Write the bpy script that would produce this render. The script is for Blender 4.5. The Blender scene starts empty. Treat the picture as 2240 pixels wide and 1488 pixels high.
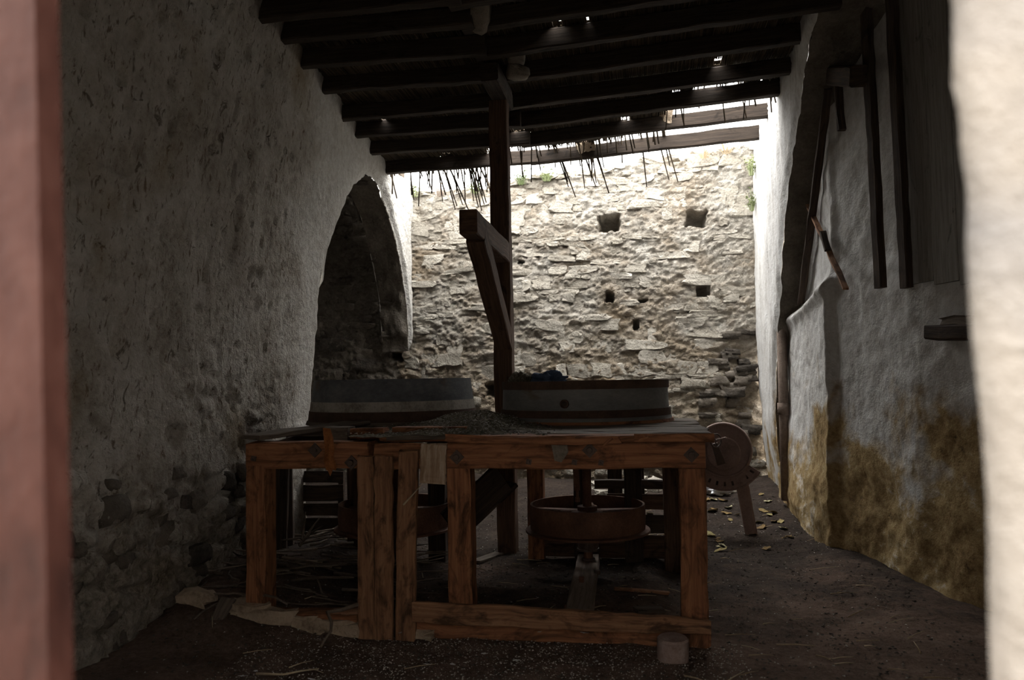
import bpy, math, random
import numpy as np
from mathutils import Vector, Matrix

random.seed(7)
rng = np.random.default_rng(11)
scene = bpy.context.scene
COL = scene.collection

# ------------------------------------------------------------------ camera
# The building is set out square to the axes: x runs along the back wall,
# y runs from the doorway into the room, z is up; metres.
FPX = 18.0 / 23.7 * 2240
CAM = Vector((0.0, 0.0, 1.5))
cam_rot = (Matrix.Rotation(math.radians(9.4), 3, 'Z')
           @ Matrix.Rotation(math.pi / 2 + math.atan(86 / 1701), 3, 'X')
           @ Matrix.Rotation(math.radians(-1.0), 3, 'Z'))
cam_data = bpy.data.cameras.new('camera')
cam_data.lens = 18.0
cam_data.sensor_width = 23.7
cam_data.clip_start = 0.02
cam_data.dof.use_dof = True
cam_data.dof.focus_distance = 6.2
cam_data.dof.aperture_fstop = 1.6
cam = bpy.data.objects.new('camera', cam_data)
cam.matrix_world = Matrix.Translation(CAM) @ cam_rot.to_4x4()
COL.objects.link(cam)
scene.camera = cam

# ------------------------------------------------------------------ sky (overcast) and exposure
world = bpy.data.worlds.new('overcast_sky')
scene.world = world
world.use_nodes = True
bg = world.node_tree.nodes['Background']
# overcast dome: three times brighter overhead than at the horizon, all round
wt = world.node_tree
w_tc = wt.nodes.new('ShaderNodeTexCoord'); w_sep = wt.nodes.new('ShaderNodeSeparateXYZ'); w_mul = wt.nodes.new('ShaderNodeMath'); w_mul.operation = 'MULTIPLY_ADD'
w_max = wt.nodes.new('ShaderNodeMath'); w_max.operation = 'MAXIMUM'; w_max.inputs[1].default_value = 0.0
wt.links.new(w_tc.outputs['Generated'], w_sep.inputs[0]); wt.links.new(w_sep.outputs['Z'], w_max.inputs[0]); wt.links.new(w_max.outputs[0], w_mul.inputs[0])
SKY = 16.5
w_mul.inputs[1].default_value = SKY * 2 / 3; w_mul.inputs[2].default_value = SKY / 3
wt.links.new(w_mul.outputs[0], bg.inputs['Strength'])
bg.inputs['Color'].default_value = (1.0, 0.985, 0.965, 1)
scene.view_settings.view_transform = 'Standard'
scene.view_settings.look = 'None'
scene.view_settings.gamma = 1
scene.view_settings.use_curve_mapping = False
scene.view_settings.exposure = 0.0
scene.cycles.max_bounces = 6
scene.cycles.diffuse_bounces = 4
scene.cycles.use_adaptive_sampling = True
scene.cycles.adaptive_threshold = 0.03

# ------------------------------------------------------------------ survey helpers: image sight lines met with real planes
def ray(px, py):
    return cam_rot @ Vector(((px - 1120) / FPX, -(py - 744) / FPX, -1))
def at_u(px, py, u):
    d = ray(px, py); return CAM + d * ((u - CAM.x) / d.x)
def at_v(px, py, v):
    d = ray(px, py); return CAM + d * ((v - CAM.y) / d.y)
def at_z(px, py, z):
    d = ray(px, py); return CAM + d * ((z - CAM.z) / d.z)
def at_plane(px, py, p, n):
    d = ray(px, py); n = Vector(n); return CAM + d * ((Vector(p) - CAM).dot(n) / d.dot(n))

# ------------------------------------------------------------------ noise
def _h(ix, iy, iz):
    n = (ix.astype(np.int64) * 374761393 + iy.astype(np.int64) * 668265263 + iz.astype(np.int64) * 1274126177) & 0xFFFFFFFF
    n = ((n ^ (n >> 13)) * 1274126177) & 0xFFFFFFFF
    n = (n ^ (n >> 16)) & 0xFFFFFFFF
    return n.astype(np.float64) / 4294967295.0
def vnoise(x, y, z=0.0):
    x, y, z = np.broadcast_arrays(np.asarray(x, float), np.asarray(y, float), np.asarray(z, float))
    fx, fy, fz = np.floor(x), np.floor(y), np.floor(z)
    tx, ty, tz = x - fx, y - fy, z - fz
    tx, ty, tz = [t * t * (3 - 2 * t) for t in (tx, ty, tz)]
    r = 0
    for dx in (0, 1):
        for dy in (0, 1):
            for dz in (0, 1):
                w = (tx if dx else 1 - tx) * (ty if dy else 1 - ty) * (tz if dz else 1 - tz)
                r = r + w * _h(fx + dx, fy + dy, fz + dz)
    return r * 2 - 1
def fbm(x, y, z=0.0, octv=4, gain=0.5):
    a, s, r = 1.0, 1.0, 0.0
    for o in range(octv):
        r = r + a * vnoise(np.asarray(x) * s + 17.3 * o, np.asarray(y) * s + 5.1 * o, np.asarray(z) * s + 3.7 * o)
        a *= gain; s *= 2.03
    return r
def worley(x, y, seed=0):
    x, y = np.broadcast_arrays(np.asarray(x, float), np.asarray(y, float))
    fx, fy = np.floor(x), np.floor(y)
    d1 = np.full(x.shape, 9.0); d2 = np.full(x.shape, 9.0); cid = np.zeros(x.shape)
    for dx in (-1, 0, 1):
        for dy in (-1, 0, 1):
            cx, cy = fx + dx, fy + dy
            jx = _h(cx, cy, np.full(x.shape, seed + 1)); jy = _h(cx, cy, np.full(x.shape, seed + 2))
            d = np.hypot(cx + jx - x, cy + jy - y)
            hid = _h(cx, cy, np.full(x.shape, seed + 3))
            nearer = d < d1
            d2 = np.where(nearer, d1, np.minimum(d2, d))
            cid = np.where(nearer, hid, cid)
            d1 = np.where(nearer, d, d1)
    return d1, d2, cid
def sstep(a, b, x):
    t = np.clip((np.asarray(x, float) - a) / (b - a), 0, 1)
    return t * t * (3 - 2 * t)

# ------------------------------------------------------------------ materials
MATS = {}
class NT:
    def __init__(s, name):
        s.m = bpy.data.materials.new(name); s.m.use_nodes = True
        s.t = s.m.node_tree; s.b = s.t.nodes['Principled BSDF']
    def n(s, typ, **kw):
        nd = s.t.nodes.new(typ)
        for k, v in kw.items():
            if hasattr(nd, k): setattr(nd, k, v)
            else: nd.inputs[k].default_value = v
        return nd
    def l(s, a, b): s.t.links.new(a, b)
    def coord(s, kind, scale=(1, 1, 1)):
        if kind == 'pos': o = s.n('ShaderNodeNewGeometry').outputs['Position']
        else: o = s.n('ShaderNodeTexCoord').outputs[{'obj': 'Object', 'uv': 'UV'}[kind]]
        mp = s.n('ShaderNodeMapping'); mp.inputs['Scale'].default_value = scale
        s.l(o, mp.inputs['Vector']); return mp.outputs['Vector']
    def noise(s, vec, scale, detail=5, rough=0.6, dist=0.0):
        nd = s.n('ShaderNodeTexNoise'); nd.inputs['Scale'].default_value = scale
        nd.inputs['Detail'].default_value = min(detail, 4); nd.inputs['Roughness'].default_value = rough
        nd.inputs['Distortion'].default_value = dist
        s.l(vec, nd.inputs['Vector']); return nd.outputs['Fac']
    def ramp(s, fac, stops):
        r = s.n('ShaderNodeValToRGB'); e = r.color_ramp.elements
        while len(e) < len(stops): e.new(0.5)
        for el, (p, c) in zip(e, stops):
            el.position = p
            el.color = (c, c, c, 1) if isinstance(c, (int, float)) else (*c, 1)
        s.l(fac, r.inputs['Fac']); return r.outputs['Color']
    def mix(s, fac, a, b, mode='MIX'):
        m = s.n('ShaderNodeMixRGB'); m.blend_type = mode
        for sock, v in ((m.inputs['Fac'], fac), (m.inputs['Color1'], a), (m.inputs['Color2'], b)):
            if isinstance(v, (int, float)): sock.default_value = v
            elif isinstance(v, tuple): sock.default_value = (*v, 1)
            else: s.l(v, sock)
        return m.outputs['Color']
    def bump(s, fac, strength, dist=0.02, prev=None):
        b = s.n('ShaderNodeBump'); b.inputs['Strength'].default_value = strength; b.inputs['Distance'].default_value = dist
        s.l(fac, b.inputs['Height'])
        if prev is not None: s.l(prev, b.inputs['Normal'])
        return b.outputs['Normal']
    def done(s, col, rough=0.9, normal=None, metal=0.0, spec=0.3):
        if isinstance(col, tuple): s.b.inputs['Base Color'].default_value = (*col, 1)
        else: s.l(col, s.b.inputs['Base Color'])
        s.b.inputs['Roughness'].default_value = rough; s.b.inputs['Metallic'].default_value = metal
        s.b.inputs['Specular IOR Level'].default_value = spec
        if normal is not None: s.l(normal, s.b.inputs['Normal'])
        return s.m

def rough_mat(name, stops, scale=6, fine=40, bump=0.5, rough=0.92, coord='pos', stretch=(1, 1, 1), rnd=0.0, dist=0.02, spots=None, spec=0.2):
    t = NT(name); v = t.coord(coord, stretch)
    a = t.noise(v, scale, 6, 0.65); b = t.noise(v, fine, 4, 0.7)
    fac = t.mix(0.35, a, b)
    if rnd:
        oi = t.n('ShaderNodeObjectInfo')
        md = t.n('ShaderNodeMath', operation='MULTIPLY_ADD')
        md.inputs[1].default_value = rnd; md.inputs[2].default_value = -rnd / 2
        t.l(oi.outputs['Random'], md.inputs[0])
        ad = t.n('ShaderNodeMath', operation='ADD'); t.l(fac, ad.inputs[0]); t.l(md.outputs[0], ad.inputs[1]); fac = ad.outputs[0]
    col = t.ramp(fac, stops)
    for (sc, lo, hi, c) in (spots or []):
        col = t.mix(t.ramp(t.noise(v, sc, 5, 0.6, 0.3), [(lo, 0.0), (hi, 1.0)]), col, c)
    nm = t.bump(a, bump * 0.6, dist * 2); nm = t.bump(b, bump, dist, nm)
    return t.done(col, rough, nm, spec=spec)

def wood_mat(name, light, mid, dark, patch=0.5, bump=0.5, rough=0.85):
    t = NT(name); v = t.coord('uv', (1.2, 22, 1)); v2 = t.coord('uv', (1.0, 2.2, 1)); v3 = t.coord('uv', (6, 9, 1))
    g = t.noise(v, 2.0, 6, 0.7, 0.4); p = t.noise(v2, 4.2, 6, 0.68, 0.8); f = t.noise(v3, 9, 4, 0.7)
    col = t.ramp(g, [(0.30, dark), (0.50, mid), (0.72, light)])
    dk = tuple(c * 0.35 for c in dark)
    col = t.mix(t.ramp(p, [(0.62 - patch * 0.16, 0.0), (0.74 - patch * 0.10, 0.85)]), col, dk)
    col = t.mix(t.ramp(f, [(0.60, 0.0), (0.72, 0.6)]), col, tuple(c * 0.6 for c in mid))
    nm = t.bump(g, bump, 0.006); nm = t.bump(f, bump * 0.5, 0.004, nm)
    return t.done(col, rough, nm, spec=0.25)

M = {}
M['wood_red'] = wood_mat('reddish weathered timber', (0.42, 0.20, 0.10), (0.30, 0.132, 0.066), (0.13, 0.058, 0.032), 0.85)
M['wood_board'] = wood_mat('brown weathered board', (0.40, 0.225, 0.13), (0.29, 0.15, 0.082), (0.13, 0.068, 0.04), 0.8)
M['wood_grey'] = wood_mat('dusty grey board', (0.22, 0.18, 0.14), (0.15, 0.12, 0.095), (0.07, 0.055, 0.045), 0.3)
M['wood_pale'] = wood_mat('pale flaking board', (0.62, 0.54, 0.44), (0.40, 0.29, 0.20), (0.24, 0.15, 0.09), 0.1, 0.9)
M['board_wash'] = wood_mat('grey washed board', (0.34, 0.32, 0.29), (0.27, 0.255, 0.23), (0.18, 0.165, 0.145), 0.1, 0.3)
M['wood_dust'] = wood_mat('dust covered plank', (0.34, 0.28, 0.23), (0.26, 0.21, 0.17), (0.16, 0.125, 0.10), 0.2)
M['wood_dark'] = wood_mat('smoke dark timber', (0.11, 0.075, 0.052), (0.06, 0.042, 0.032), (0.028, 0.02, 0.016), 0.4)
M['wood_roof'] = wood_mat('sooty rafter timber', (0.075, 0.055, 0.04), (0.04, 0.03, 0.023), (0.02, 0.015, 0.012), 0.3)
M['wood_post'] = wood_mat('dark brown post timber', (0.17, 0.105, 0.07), (0.10, 0.058, 0.038), (0.05, 0.03, 0.02), 0.4)
M['reed'] = rough_mat('old reed', [(0.3, (0.05, 0.038, 0.026)), (0.7, (0.13, 0.10, 0.068))], 9, 60, 0.2, rnd=0.5)
M['earth'] = rough_mat('roof earth', [(0.3, (0.05, 0.04, 0.03)), (0.7, (0.14, 0.11, 0.08))], 5, 50, 0.6)
M['floor'] = rough_mat('trodden dirt', [(0.30, (0.03, 0.022, 0.017)), (0.50, (0.085, 0.06, 0.046)), (0.72, (0.175, 0.125, 0.098))], 2.6, 38, 0.8,
                       spots=[(60, 0.66, 0.72, (0.36, 0.31, 0.25)), (1.1, 0.52, 0.70, (0.035, 0.028, 0.024))])
def floor_mat():
    t = NT('trodden dirt darker to the back'); v = t.coord('pos')
    a = t.noise(v, 2.6, 7, .66); b = t.noise(v, 30, 6, .72); c = t.noise(v, 90, 3, .7); w = t.noise(v, 1.2, 5, .6, .4)
    col = t.ramp(t.mix(.45, a, b), [(.30, (.04, .028, .021)), (.5, (.135, .09, .067)), (.72, (.26, .18, .14))])
    back_dirt = t.ramp(t.mix(.5, a, b), [(.35, (.016, .012, .010)), (.55, (.052, .038, .030)), (.75, (.12, .09, .07))])
    sp = t.n('ShaderNodeSeparateXYZ'); t.l(t.n('ShaderNodeNewGeometry').outputs['Position'], sp.inputs[0])
    m1 = t.n('ShaderNodeMath', operation='MULTIPLY_ADD'); t.l(w, m1.inputs[0]); m1.inputs[1].default_value = 5.0; t.l(sp.outputs['Y'], m1.inputs[2])
    lo = t.n('ShaderNodeMapRange'); lo.inputs['From Min'].default_value = 7.2; lo.inputs['From Max'].default_value = 8.6; t.l(m1.outputs[0], lo.inputs['Value'])
    col = t.mix(lo.outputs[0], col, back_dirt)  # floor colour turns darker towards the back, edge broken by noise
    col = t.mix(t.ramp(c, [(.66, 0.0), (.72, .8)]), col, (.30, .26, .21))
    nm = t.bump(b, .9, .03); nm = t.bump(c, .8, .01, nm)
    return t.done(col, .95, nm, spec=.15)
M['floor'] = floor_mat()
M['husk'] = rough_mat('grain husk', [(0.32, (0.035, 0.03, 0.02)), (0.5, (0.20, 0.175, 0.12)), (0.66, (0.55, 0.50, 0.40))], 60, 200, 0.9, coord='pos')
M['ground'] = rough_mat('outside ground', [(0.3, (0.25, 0.22, 0.18)), (0.7, (0.40, 0.36, 0.30))], 2, 30, 0.4)
M['stone'] = rough_mat('rubble stone', [(0.25, (0.23, 0.205, 0.165)), (0.45, (0.40, 0.365, 0.305)), (0.6, (0.52, 0.48, 0.41)), (0.8, (0.70, 0.65, 0.57))], 7, 36, 1.0, rnd=0.25, dist=0.03)
M['stone_mid'] = rough_mat('grimy and shaded stone', [(0.3, (0.07, 0.06, 0.05)), (0.7, (0.22, 0.19, 0.155))], 8, 40, 0.9, rnd=0.35)
M['stone_dark'] = rough_mat('dark field stone', [(0.3, (0.06, 0.052, 0.043)), (0.7, (0.17, 0.15, 0.125))], 9, 50, 0.8, rnd=0.3)
M['footing'] = rough_mat('lime coated footing', [(0.3, (0.17, 0.125, 0.09)), (0.46, (0.46, 0.36, 0.26)), (0.7, (0.66, 0.54, 0.41))], 7, 40, 0.9)
M['rust'] = rough_mat('rusted iron', [(0.28, (0.05, 0.026, 0.018)), (0.5, (0.135, 0.062, 0.038)), (0.75, (0.24, 0.125, 0.078))], 7, 70, 0.35, 0.75, 'pos', rnd=0.1, spec=0.35)
M['iron'] = rough_mat('dark iron', [(0.3, (0.05, 0.036, 0.03)), (0.7, (0.14, 0.095, 0.075))], 12, 80, 0.3, 0.65, spec=0.4)
M['hoop'] = rough_mat('rusty hoop iron', [(0.3, (0.05, 0.033, 0.025)), (0.7, (0.14, 0.085, 0.06))], 9, 70, 0.3, 0.8)
M['casing'] = rough_mat('dull zinc sheet', [(0.28, (0.11, 0.112, 0.108)), (0.5, (0.19, 0.192, 0.185)), (0.75, (0.28, 0.28, 0.265))], 3, 26, 0.12, 0.6, 'pos', (1, 1, 2.5), spec=0.4,
                        spots=[(2.3, 0.60, 0.74, (0.13, 0.085, 0.05))])
M['casing_blue'] = rough_mat('blue black zinc sheet', [(0.28, (0.05, 0.055, 0.062)), (0.5, (0.12, 0.128, 0.138)), (0.75, (0.26, 0.255, 0.24))], 3, 26, 0.12, 0.6, 'pos', (1, 1, 1.6), spec=0.4,
                             spots=[(2.6, 0.62, 0.78, (0.13, 0.075, 0.04))])
M['band'] = rough_mat('flaking lime band', [(0.3, (0.14, 0.125, 0.10)), (0.5, (0.42, 0.39, 0.34)), (0.75, (0.60, 0.57, 0.52))], 8, 50, 0.5)
M['machine'] = rough_mat('faded pink brown paint on iron', [(0.25, (0.14, 0.09, 0.075)), (0.5, (0.30, 0.21, 0.185)), (0.8, (0.40, 0.30, 0.27))], 7, 60, 0.2, 0.7, spec=0.35)
M['plastic'] = rough_mat('white plastic film', [(0.3, (0.70, 0.72, 0.76)), (0.7, (0.86, 0.88, 0.90))], 12, 60, 0.2, 0.35, spec=0.5)
M['cloth'] = rough_mat('blue cloth', [(0.3, (0.05, 0.075, 0.13)), (0.7, (0.15, 0.20, 0.30))], 14, 120, 0.5)
M['concrete'] = rough_mat('speckled pink concrete', [(0.3, (0.22, 0.15, 0.12)), (0.55, (0.36, 0.27, 0.24)), (0.8, (0.50, 0.42, 0.38))], 16, 90, 0.4, spots=[(9, 0.66, 0.74, (0.18, 0.04, 0.025))])
M['straw'] = rough_mat('dry straw', [(0.3, (0.26, 0.19, 0.11)), (0.7, (0.55, 0.45, 0.31))], 12, 80, 0.2, rnd=0.5)
M['twig'] = rough_mat('grey twig bark', [(0.3, (0.10, 0.078, 0.06)), (0.7, (0.27, 0.215, 0.17))], 14, 80, 0.4, rnd=0.4)
M['leaf'] = rough_mat('fallen leaf', [(0.25, (0.20, 0.13, 0.05)), (0.5, (0.34, 0.30, 0.13)), (0.8, (0.45, 0.42, 0.26))], 9, 70, 0.3, 0.7, rnd=0.8)
M['green'] = rough_mat('green weed', [(0.3, (0.13, 0.17, 0.07)), (0.7, (0.34, 0.38, 0.20))], 9, 70, 0.2, 0.7, rnd=0.4)
M['fleck'] = rough_mat('pale flecks', [(0.3, (0.30, 0.27, 0.22)), (0.6, (0.58, 0.55, 0.50)), (0.8, (0.75, 0.74, 0.72))], 3, 40, 0.1)
M['feather'] = rough_mat('white down', [(0.3, (0.55, 0.56, 0.58)), (0.7, (0.80, 0.81, 0.82))], 20, 80, 0.1)
M['plaster_pale'] = rough_mat('old lime mortar', [(0.25, (0.10, 0.09, 0.075)), (0.5, (0.24, 0.21, 0.17)), (0.75, (0.36, 0.32, 0.27))], 8, 50, 0.8)
M['tile'] = rough_mat('terracotta', [(0.3, (0.30, 0.15, 0.09)), (0.7, (0.48, 0.28, 0.18))], 9, 60, 0.4)
M['pipe'] = rough_mat('grimy clay pipe', [(0.3, (0.12, 0.085, 0.065)), (0.7, (0.28, 0.22, 0.18))], 6, 50, 0.4)

def wall_back_mat():
    t = NT('lime mortar and rubble'); v = t.coord('pos', (1, 1, 1.5)); p = t.coord('pos')
    a = t.noise(v, 3.2, 8, 0.68, 0.3); b = t.noise(v, 22, 6, 0.72); c = t.noise(v, 75, 3, 0.7); w = t.noise(p, 1.1, 4, 0.6)
    fac = t.mix(0.45, a, b)
    col = t.ramp(fac, [(0.28, (0.24, 0.21, 0.17)), (0.42, (0.43, 0.385, 0.32)), (0.54, (0.62, 0.575, 0.50)), (0.70, (0.82, 0.785, 0.72))])
    col = t.mix(t.ramp(w, [(0.45, 0.0), (0.68, 0.6)]), col, (0.36, 0.255, 0.15))
    # ochre brown mixed in, stronger towards the bottom with a ragged edge
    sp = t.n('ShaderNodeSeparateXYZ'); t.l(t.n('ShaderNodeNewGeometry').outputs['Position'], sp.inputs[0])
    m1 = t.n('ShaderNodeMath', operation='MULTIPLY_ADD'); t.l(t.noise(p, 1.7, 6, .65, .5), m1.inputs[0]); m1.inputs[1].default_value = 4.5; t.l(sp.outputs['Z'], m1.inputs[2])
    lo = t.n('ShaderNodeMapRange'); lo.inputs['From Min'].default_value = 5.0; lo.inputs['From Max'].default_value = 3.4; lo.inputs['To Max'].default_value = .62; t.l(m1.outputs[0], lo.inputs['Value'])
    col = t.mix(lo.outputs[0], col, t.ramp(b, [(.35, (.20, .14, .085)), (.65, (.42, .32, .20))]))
    vor = t.n('ShaderNodeTexVoronoi'); vor.inputs['Scale'].default_value = 9; t.l(v, vor.inputs['Vector'])
    nm = t.bump(vor.outputs['Distance'], 0.35, 0.03); nm = t.bump(b, 1.0, 0.06, nm); nm = t.bump(c, 0.9, 0.02, nm)
    return t.done(col, 0.95, nm, spec=0.15)
def wall_left_mat():
    t = NT('soiled whitewash'); v = t.coord('pos'); vs = t.coord('pos', (1, 1, 0.35))
    a = t.noise(v, 2.2, 7, 0.65, 0.2); b = t.noise(v, 16, 6, 0.7); c = t.noise(vs, 30, 5, 0.7, 0.5); w = t.noise(v, 0.9, 4, 0.55)
    col = t.ramp(t.mix(0.4, a, b), [(0.30, (0.22, 0.19, 0.155)), (0.48, (0.43, 0.40, 0.355)), (0.68, (0.60, 0.58, 0.54))])
    c2 = t.noise(t.coord('pos', (1, 1, .55)), 11, 5, .72, .8)
    col = t.mix(t.ramp(c, [(0.57, 0.0), (0.66, 0.8)]), col, (0.12, 0.08, 0.05))
    col = t.mix(t.ramp(c2, [(0.60, 0.0), (0.66, 0.8)]), col, (0.10, 0.08, 0.06))
    col = t.mix(t.ramp(w, [(0.55, 0.0), (0.70, 0.7)]), col, (0.26, 0.19, 0.10))
    # the wash turns paler around the arch, with a ragged edge
    sy = t.n('ShaderNodeSeparateXYZ'); t.l(t.n('ShaderNodeNewGeometry').outputs['Position'], sy.inputs[0])
    my = t.n('ShaderNodeMath', operation='MULTIPLY_ADD'); t.l(a, my.inputs[0]); my.inputs[1].default_value = 1.6; t.l(sy.outputs['Y'], my.inputs[2])
    ly = t.n('ShaderNodeMapRange'); ly.inputs['From Min'].default_value = 6.7; ly.inputs['From Max'].default_value = 7.25; ly.inputs['To Max'].default_value = .8; t.l(my.outputs[0], ly.inputs['Value'])
    col = t.mix(ly.outputs[0], col, t.ramp(b, [(.35, (.50, .48, .44)), (.65, (.66, .65, .62))]))
    # low on the wall the wash is gone and grimy rubble shows, in patches
    sp = t.n('ShaderNodeSeparateXYZ'); t.l(t.n('ShaderNodeNewGeometry').outputs['Position'], sp.inputs[0])
    m1 = t.n('ShaderNodeMath', operation='MULTIPLY_ADD'); t.l(a, m1.inputs[0]); m1.inputs[1].default_value = 2.0; t.l(sp.outputs['Z'], m1.inputs[2])
    lo = t.n('ShaderNodeMapRange'); lo.inputs['From Min'].default_value = 2.0; lo.inputs['From Max'].default_value = 1.4; lo.inputs['To Max'].default_value = .75
    t.l(m1.outputs[0], lo.inputs['Value'])
    col = t.mix(lo.outputs[0], col, t.ramp(b, [(0.35, (0.09, 0.075, 0.055)), (0.65, (0.27, 0.235, 0.185))]))
    nm = t.bump(b, 0.9, 0.04); nm = t.bump(c, 0.6, 0.015, nm)
    return t.done(col, 0.95, nm, spec=0.1)
def wall_white_mat(name, stain_z, stain):
    # whitewash that has come away from an ochre render low down
    t = NT(name); v = t.coord('pos'); vs = t.coord('pos', (1, 1, 0.12))
    a = t.noise(v, 1.6, 7, 0.62, 0.3); b = t.noise(v, 18, 6, 0.7); k = t.noise(vs, 9, 5, 0.65, 0.2)
    sp = t.n('ShaderNodeSeparateXYZ'); t.l(t.n('ShaderNodeNewGeometry').outputs['Position'], sp.inputs[0])
    m1 = t.n('ShaderNodeMath', operation='MULTIPLY_ADD'); t.l(a, m1.inputs[0]); m1.inputs[1].default_value = 4.2; t.l(sp.outputs['Z'], m1.inputs[2])
    base = t.ramp(t.mix(0.45, k, b), [(0.30, (0.36, 0.34, 0.31)), (0.48, (0.56, 0.55, 0.53)), (0.68, (0.70, 0.70, 0.69))])
    och = t.ramp(t.mix(0.5, a, b), [(0.30, (0.10, 0.07, 0.042)), (0.42, (0.28, 0.19, 0.09)), (0.54, (0.42, 0.315, 0.165)), (0.63, (0.60, 0.55, 0.48))])
    lo = t.n('ShaderNodeMapRange'); lo.inputs['From Min'].default_value = stain_z + 2.1 + 0.25; lo.inputs['From Max'].default_value = stain_z + 2.1 - 0.25
    t.l(m1.outputs[0], lo.inputs['Value'])
    col = t.mix(lo.outputs[0], base, och)
    fl = t.ramp(t.noise(v, 34, 4, 0.7), [(0.66, 0.0), (0.72, 0.7)])
    col = t.mix(fl, col, (0.12, 0.085, 0.055))
    nm = t.bump(b, 0.5, 0.02); nm = t.bump(t.noise(v, 60, 3, 0.7), 0.35, 0.008, nm)
    return t.done(col, 0.95, nm, spec=0.1)
M['grime_shade'] = rough_mat('grimy and shaded render', [(0.28, (0.07, 0.058, 0.045)), (0.5, (0.17, 0.148, 0.12)), (0.75, (0.30, 0.27, 0.225))], 4, 34, 0.9)  # dirty soffits, and painted shade on the side-room wall
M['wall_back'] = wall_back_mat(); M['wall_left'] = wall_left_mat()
M['wall_niche'] = wall_white_mat('whitewash over ochre render', 1.05, None)
M['wall_pier'] = wall_white_mat('streaked whitewash on pier', 0.55, None)
M['jamb'] = rough_mat('cream limewash', [(0.28, (0.185, 0.165, 0.143)), (0.5, (0.235, 0.212, 0.186)), (0.72, (0.275, 0.255, 0.23))], 4, 30, 0.6, spots=[(2.4, 0.50, 0.70, (0.175, 0.167, 0.162))])
M['limewash'] = rough_mat('blocker bounce white', [(0.28, (0.50, 0.46, 0.42)), (0.72, (0.62, 0.59, 0.56))], 3, 30, 0.3)  # pale bounce colour for the added blocker behind the camera
M['door'] = rough_mat('faded red door paint', [(0.36, (0.014, 0.0032, 0.0015)), (0.5, (0.034, 0.0105, 0.0066)), (0.64, (0.056, 0.0225, 0.0162))], 3, 30, 0.3, 0.7, 'pos', (1, 1, 0.45))

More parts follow.
